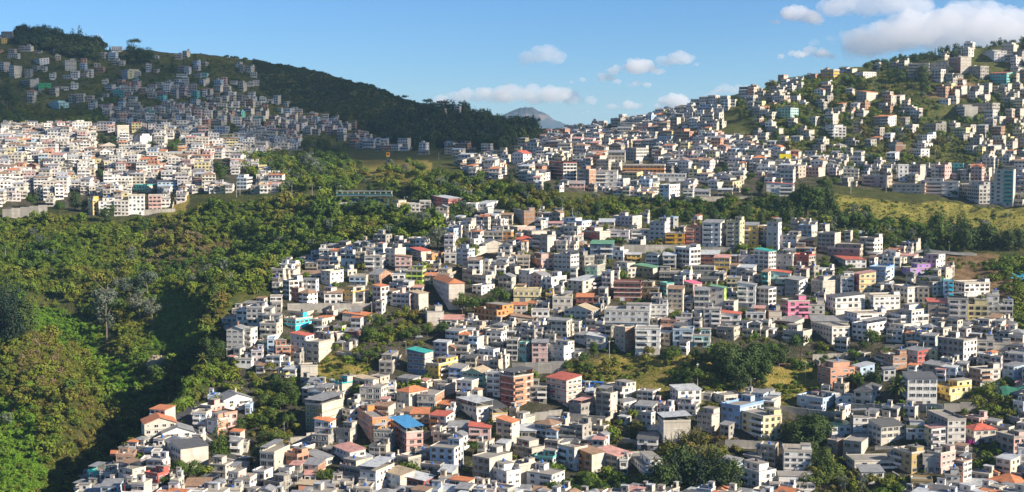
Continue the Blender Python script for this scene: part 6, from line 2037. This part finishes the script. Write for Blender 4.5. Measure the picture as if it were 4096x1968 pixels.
def footbridge(o):
    L = 40.0
    b = MB(); b.box(-L/2, L/2, -1.6, 1.6, 5.0, 5.4, 0); b.build('deck', [CONC], o)
    r = MB(); r.box(-L/2, L/2, -2.0, 2.0, 8.4, 8.6, 0); r.build('roof', [ROOFS['w']], o)
    s = MB(); s.box(-L/2, L/2, -1.68, -1.6, 5.4, 6.6, 0); s.box(-L/2, L/2, 1.6, 1.68, 5.4, 6.6, 0); s.build('railing', [plain((.02,.10,.12), 'teal_rail', .6)], o)
    pm = MB(); pm.box(-.15, .15, -1.5, -1.3, 5.4, 8.4, 0); pm.box(-.15, .15, 1.3, 1.5, 5.4, 8.4, 0); pmm = pm.mesh('roof_post', [FRAMEW])
    for k in range(11): add('roof_post', pmm, o, (-L/2+.5+k*(L-1)/10, 0, 0))
    q = MB(); q.box(-.5, .5, -.8, .8, -3, 5, 0); qm = q.mesh('pier', [plain((.05,.10,.13), 'blue_pier')])
    for x in (-L*.42, 0, L*.42): add('pier', qm, o, (x, 0, 0))
    w = MB(); w.box(-L*.3, L*.34, .9, 1.2, -1, 3.2, 0); w.build('mural_wall', [plain((.015,.07,.11), 'dark_blue_wall')], o)
small('footbridge', footbridge, 1458, 812, None, 'covered footbridge with teal rails over the road', 'footbridge', R(-3))
def mural(o):
    b = MB()
    pts = [(1.9*math.cos(a_), 1.5*math.sin(a_)) for a_ in np.linspace(0, 2*math.pi, 18)[:-1]]
    n = len(b.v); b.v += [(x, -.06, z) for x, z in pts] + [(x, 0, z) for x, z in pts]; b.f.append(tuple(range(n, n+17))); b.m.append(0)
    for k in range(17): b.f.append((n+k, n+17+k, n+17+(k+1)%17, n+(k+1)%17)); b.m.append(0)
    b.build('panel', [FRAMEW], o)
    p = MB(); p.box(-.12, .12, -.09, -.07, -1.1, .3, 0)
    for a_ in np.linspace(-.3, math.pi+.3, 7): p.quad((0,-.08,.3), (.55*math.cos(a_)+.12*math.sin(a_),-.08,.3+.55*math.sin(a_)), (1.0*math.cos(a_),-.08,.25+.75*math.sin(a_)), (.55*math.cos(a_)-.12*math.sin(a_),-.08,.2+.55*math.sin(a_)), 0)
    p.build('painted_tree', [plain((.03,.32,.30), 'teal_paint')], o)
small('wall_emblem', mural, 1492, 1286, None, 'white oval with a teal tree painted on the school end wall', 'emblem', R(12), 2.2)

# ------------------------------------------------------------------ clouds: lumpy bodies of mist, far beyond the haze
def cloud(px, py, wp, hp, D, dens, n, seed, dark=1.0):
    r = random.Random(seed)
    x, z = ray(px, py); s = D/F
    W, Hh = wp*s/2, hp*s/2
    b = MB()
    import bmesh
    bm = bmesh.new()
    for k in range(n):
        u = r.uniform(-1, 1); env = (1-u*u)**.5
        rad = r.uniform(.35, .75)*Hh*(.45+.55*env)
        c = Vector((u*(W-rad*.6), r.uniform(-.5, .5)*W*.5, (-Hh*.7 + rad) + r.random()*max(0, (2*Hh*env - 2*rad))*.8))
        m = Matrix.Translation(c) @ Matrix.Diagonal((rad*r.uniform(1.1, 1.9), rad*1.3, rad*r.uniform(.75, 1.0), 1))
        bmesh.ops.create_icosphere(bm, subdivisions=2, radius=1, matrix=m)
    me = bpy.data.meshes.new('cloud'); bm.to_mesh(me); bm.free()
    m = bpy.data.materials.new('cloud_mist'); m.use_nodes = True; nt = m.node_tree; nt.nodes.clear()
    out = nt.nodes.new('ShaderNodeOutputMaterial'); v = nt.nodes.new('ShaderNodeVolumePrincipled')
    v.inputs['Color'].default_value = (.93, .925, .945, 1); v.inputs['Density'].default_value = dens; v.inputs['Anisotropy'].default_value = 0.1
    nt.links.new(v.outputs[0], out.inputs['Volume']); me.materials.append(m)
    o = add('cloud', me, None, (float(x)*D, D, CAM_Z + float(z)*D))
    rm = o.modifiers.new('merge', 'REMESH'); rm.mode = 'VOXEL'; rm.voxel_size = max(Hh/20, 10)
    tx_ = bpy.data.textures.new('puff', 'CLOUDS'); tx_.noise_scale = Hh*.55; tx_.noise_depth = 4
    dm = o.modifiers.new('puff', 'DISPLACE'); dm.texture = tx_; dm.strength = Hh*.55; dm.mid_level = .55; dm.texture_coords = 'LOCAL'
    t2 = bpy.data.textures.new('wisp', 'CLOUDS'); t2.noise_scale = Hh*.16; t2.noise_depth = 3
    d2 = o.modifiers.new('wisp', 'DISPLACE'); d2.texture = t2; d2.strength = Hh*.28; d2.mid_level = .5; d2.texture_coords = 'LOCAL'
    r2 = o.modifiers.new('close', 'REMESH'); r2.mode = 'VOXEL'; r2.voxel_size = max(Hh/20, 10)
    return o
CLD = [
 (2060, 385, 640, 120, 0.0019, 30, 'long flat based cloud above the distant mountain'),
 (2170, 228, 180, 105, 0.0014, 14, 'small puffy cloud high above the mountain'),
 (2380, 315, 200, 62, 0.0029, 12, 'thin tapering cloud beside the long flat cloud'),
 (2540, 272, 210, 90, 0.0032, 14, 'slanting cloud in the middle of the sky'),
 (2700, 240, 180, 84, 0.0021, 12, 'faint ragged cloud beside the slanting one'),
 (2560, 338, 110, 38, 0.0027, 7, 'small faint cloud under the slanting cloud'),
 (2500, 422, 160, 58, 0.0029, 9, 'pair of low hazy puffs above the plateau'),
 (2700, 412, 170, 84, 0.0036, 12, 'rounded low cloud nearest the right hill slope'),
 (2935, 362, 210, 70, 0.0021, 13, 'bright oval cloud touching the right ridge'),
 (2340, 452, 110, 22, 0.0023, 6, 'tiny flat wisp low over the plateau'),
 (3220, 215, 240, 66, 0.0030, 13, 'grey cloud over the golden orange house'),
 (3190, 70, 200, 95, 0.0027, 12, 'ragged cloud near the top edge, left part'),
 (3500, 20, 460, 170, 0.0010, 26, 'broad grey cloud cut by the top edge'),
 (3860, 138, 920, 270, 0.0010, 54, 'large bank of cloud above the right hill'),
 (3400, 165, 330, 60, 0.0006, 12, 'thin grey veil at the foot of the large cloud bank'),
 (395, 158, 60, 50, 0.0015, 7, 'small white cloud peeping over the left ridge'),
]
for k, (px, py, wp, hp, dens, n, label) in enumerate(CLD):
    o = cloud(px, py, wp, hp, 32000.0, dens, n, 40+k)
    tag(o, label, 'cloud', 'scattered fair weather clouds')
DEBUG_LABELS = False
# the cloud whose shadow lies over the whole left hill: it stands between that hill and the sun, out of frame to the right
def shade_cloud():
    import bmesh
    base = 650.0
    def up(x, y, z):
        k = (CAM_Z + base - z)/sun_dir.z
        return x + sun_dir.x*k, y + sun_dir.y*k
    # outline of the shade on the ground: world x, y, z along its rim
    rim = []
    for px, py in SHADE_RIM:
        P = hit(px, py)
        rim.append(Vector((*up(P.x, P.y, P.z), 0)))
    for x, y, z in SHADE_FAR: rim.append(Vector((*up(x, y, z), 0)))
    bm = bmesh.new(); r = random.Random(9)
    xs = [p.x for p in rim]; ys = [p.y for p in rim]
    pts = [(p.x, p.y) for p in rim]
    cx, cy = sum(xs)/len(xs), sum(ys)/len(ys)
    step = 75.0
    x = min(xs)
    while x < max(xs):
        y = min(ys)
        while y < max(ys):
            X, Y = x + r.uniform(-15, 15), y + r.uniform(-15, 15)
            if inpoly([X], [Y], pts)[0]:
                rad = r.uniform(62, 80)
                bmesh.ops.create_icosphere(bm, subdivisions=2, radius=1, matrix=Matrix.Translation((X-cx, Y-cy, r.uniform(0, 60))) @ Matrix.Diagonal((rad, rad, rad*.8, 1)))
            y += step
        x += step
    # a finer fringe exactly along the rim
    for a_, b_ in zip(rim, rim[1:]+rim[:1]):
        n = max(1, int((b_-a_).length/22))
        for k in range(n):
            p = a_.lerp(b_, k/n); q = p + (Vector((cx, cy, 0))-p).normalized()*26; rad = r.uniform(22, 32)
            bmesh.ops.create_icosphere(bm, subdivisions=1, radius=1, matrix=Matrix.Translation((q.x-cx, q.y-cy, 10)) @ Matrix.Diagonal((rad, rad, rad*.8, 1)))
    me = bpy.data.meshes.new('cloud'); bm.to_mesh(me); bm.free()
    m = bpy.data.materials.new('thick_cloud_mist'); m.use_nodes = True; nt = m.node_tree; nt.nodes.clear()
    out = nt.nodes.new('ShaderNodeOutputMaterial'); v = nt.nodes.new('ShaderNodeVolumePrincipled')
    v.inputs['Color'].default_value = (.99, .99, .99, 1); v.inputs['Density'].default_value = SHADE_DENS; v.inputs['Anisotropy'].default_value = 0.1
    nt.links.new(v.outputs[0], out.inputs['Volume'])
    me.materials.append(m)
    o = add('cloud', me, None, (cx, cy, CAM_Z + base))
    rm = o.modifiers.new('merge', 'REMESH'); rm.mode = 'VOXEL'; rm.voxel_size = 9
    tag(o, 'thick white cloud out past the right hill that shades the left hill', 'cloud')
SHADE_RIM = [(-400,515),(120,522),(450,510),(700,526),(960,552),(1200,580),(1250,612),(1500,640),(1700,650),(1990,645),(2060,590),(2130,560),(2160,520)]
SHADE_FAR = [(60,2300,150),(-300,2500,150),(-1200,2500,250),(-1200,1600,250)]
SHADE_DENS = 0.0085
shade_cloud()

# ------------------------------------------------------------------ the air
def haze():
    b = MB(); b.box(-9000, 9000, -300, 16600, -400, CAM_Z + 190, 0)
    m = bpy.data.materials.new('haze'); m.use_nodes = True; nt = m.node_tree; nt.nodes.clear()
    out = nt.nodes.new('ShaderNodeOutputMaterial'); v = nt.nodes.new('ShaderNodeVolumePrincipled')
    v.inputs['Color'].default_value = (.45, .74, 1.0, 1); v.inputs['Density'].default_value = HAZE; v.inputs['Anisotropy'].default_value = 0.2
    nt.links.new(v.outputs[0], out.inputs['Volume'])
    o = b.build('haze', [m]); tag(o, kind='stuff')
HAZE = 4.5e-5
haze()

# ------------------------------------------------------------------ labels that single each thing out
NUM = ['', 'one', 'two', 'three', 'four', 'five', 'six', 'seven', 'eight']
marks = [dict(cx=s['cx'], cy=s['cy'], name=s['phrase']) for s in HOUSE_REC if s['phrase']]
marks += [dict(cx=x, cy=y, name=n) for x, y, n in [(2370,1545,'blue bus'), (3585,1560,'stout palm'), (2770,1755,'bamboo clump'), (3640,985,'orange and green bus'), (1458,790,'covered footbridge'), (3140,655,'yellow billboard'),
    (3150,1480,'brown playing field'), (975,1835,'white hatchback'), (745,1660,'bend of the asphalt road'), (4085,1120,'blue tarpaulin'), (4000,1590,'bluish spruce'), (1150,1600,'clump of dark trees above the road'), (2930,1430,'big dense tree grove'),
    (3290,1750,'dense trees beside the green roof'), (1925,1200,'pair of round dark trees'), (3700,850,'dry grass slope'), (1750,950,'silver green willow'), (300,100,'dark grove on the left crest'), (3400,1950,'gaunt trees at the bottom')]]
def short(n):
    for w in (' with ', ' under ', ' beside ', ' on the spur', ' on a stone', ' and an orange', ' by the', ' above the', ' before the', ' at the', ' in the '):
        i = n.find(w)
        if i > 12 and sum(1 for q in marks if q['name'].startswith(n[:i])) == 1: return n[:i]
    return n
for q in marks: q['short'] = short(q['name'])
used = set()
def nwords(t): return len(t.replace(',', ' ').split())
def single_out(desc, cx, cy, me_=None):
    near = sorted((q for q in marks if q['name'] != me_), key=lambda q: (q['cx']-cx)**2 + ((q['cy']-cy)*1.3)**2)[:9]
    c = []
    for q in near[:5]:
        dx, dy = cx-q['cx'], cy-q['cy']
        rel = 'beside' if abs(dx) > abs(dy)*1.3 else ('just downhill of' if dy > 0 else 'just uphill of')
        c.append('%s %s the %s' % (desc, rel, q['short']))
        if rel == 'beside': c.append('%s to the %s of the %s' % (desc, 'right' if dx > 0 else 'left', q['short']))
    for i in range(6):
        for j in range(i+1, 7):
            if i < len(near) and j < len(near): c.append('%s between the %s and the %s' % (desc, near[i]['short'], near[j]['short']))
    for q in near:
        dx, dy = cx-q['cx'], cy-q['cy']
        c.append('%s %s and to the %s of the %s' % (desc, 'below' if dy > 0 else 'above', 'right' if dx > 0 else 'left', q['short']))
    for t in c:
        if 4 <= nwords(t) <= 16 and t not in used: used.add(t); return t
    for q in near:
        for k in ('second ', 'third ', 'fourth '):
            t = k + '%s from the %s' % (desc, q['short'])
            if 4 <= nwords(t) <= 16 and t not in used: used.add(t); return t
    return c[0]
for s in HOUSE_REC:
    root = s['root']
    n = NUM[min(8, s['n'])]
    kind, rc = s['roof'][0], (s['roof'][2] if len(s['roof']) > 2 else 'y')
    rw = {'f': 'flat roofed', 't': 'flat roofed', 'c': 'canopied', 'm': ROOFW[rc]+' roofed', 'g': ROOFW[rc]+' gabled', 'h': ROOFW[rc]+' hip roofed'}[kind]
    root['category'] = 'house' if s['n'] <= 3 else 'building'
    root['group'] = 'hillside houses'
    if s['phrase']:
        lab = s['phrase']
        if nwords(lab) < 4: lab = lab + ', %s storeys, %s' % (n, rw)
        used.add(lab); root['label'] = lab
for s in HOUSE_REC:
    if s['phrase']: continue
    kind, rc = s['roof'][0], (s['roof'][2] if len(s['roof']) > 2 else 'y')
    n = NUM[min(8, s['n'])]
    rw = {'f': '', 't': '', 'c': 'canopied ', 'm': ROOFW[rc]+' roofed ', 'g': ROOFW[rc]+' gabled ', 'h': ROOFW[rc]+' hip roofed '}[kind]
    col = NAMES[s['cf']]
    s['root']['label'] = single_out('%s %s%s storey house' % (col, rw, n), s['cx'], s['cy'])
for t in TREE_REC:
    t['root']['label'] = single_out(KIND[t['kind']][4], t['cx'], t['cy'])
    t['root']['group'] = 'trees among the houses and on the slopes'
for p in POLE_REC:
    d = 'street lamp on a concrete pole' if p['lamp'] else 'concrete power pole with a crossarm'
    p['root']['label'] = single_out(d, p['cx'], p['cy']); p['root']['group'] = 'street poles'
if DEBUG_LABELS:
    for o_ in list(SC.objects)[::9]:
        if o_.get('label') and o_.parent is None: print('LBL', o_.name, '|', o_['label'])
print('objects', len(bpy.data.objects), 'meshes', len(bpy.data.meshes), 'trees', len(TREE_REC), 'poles', len(POLE_REC))
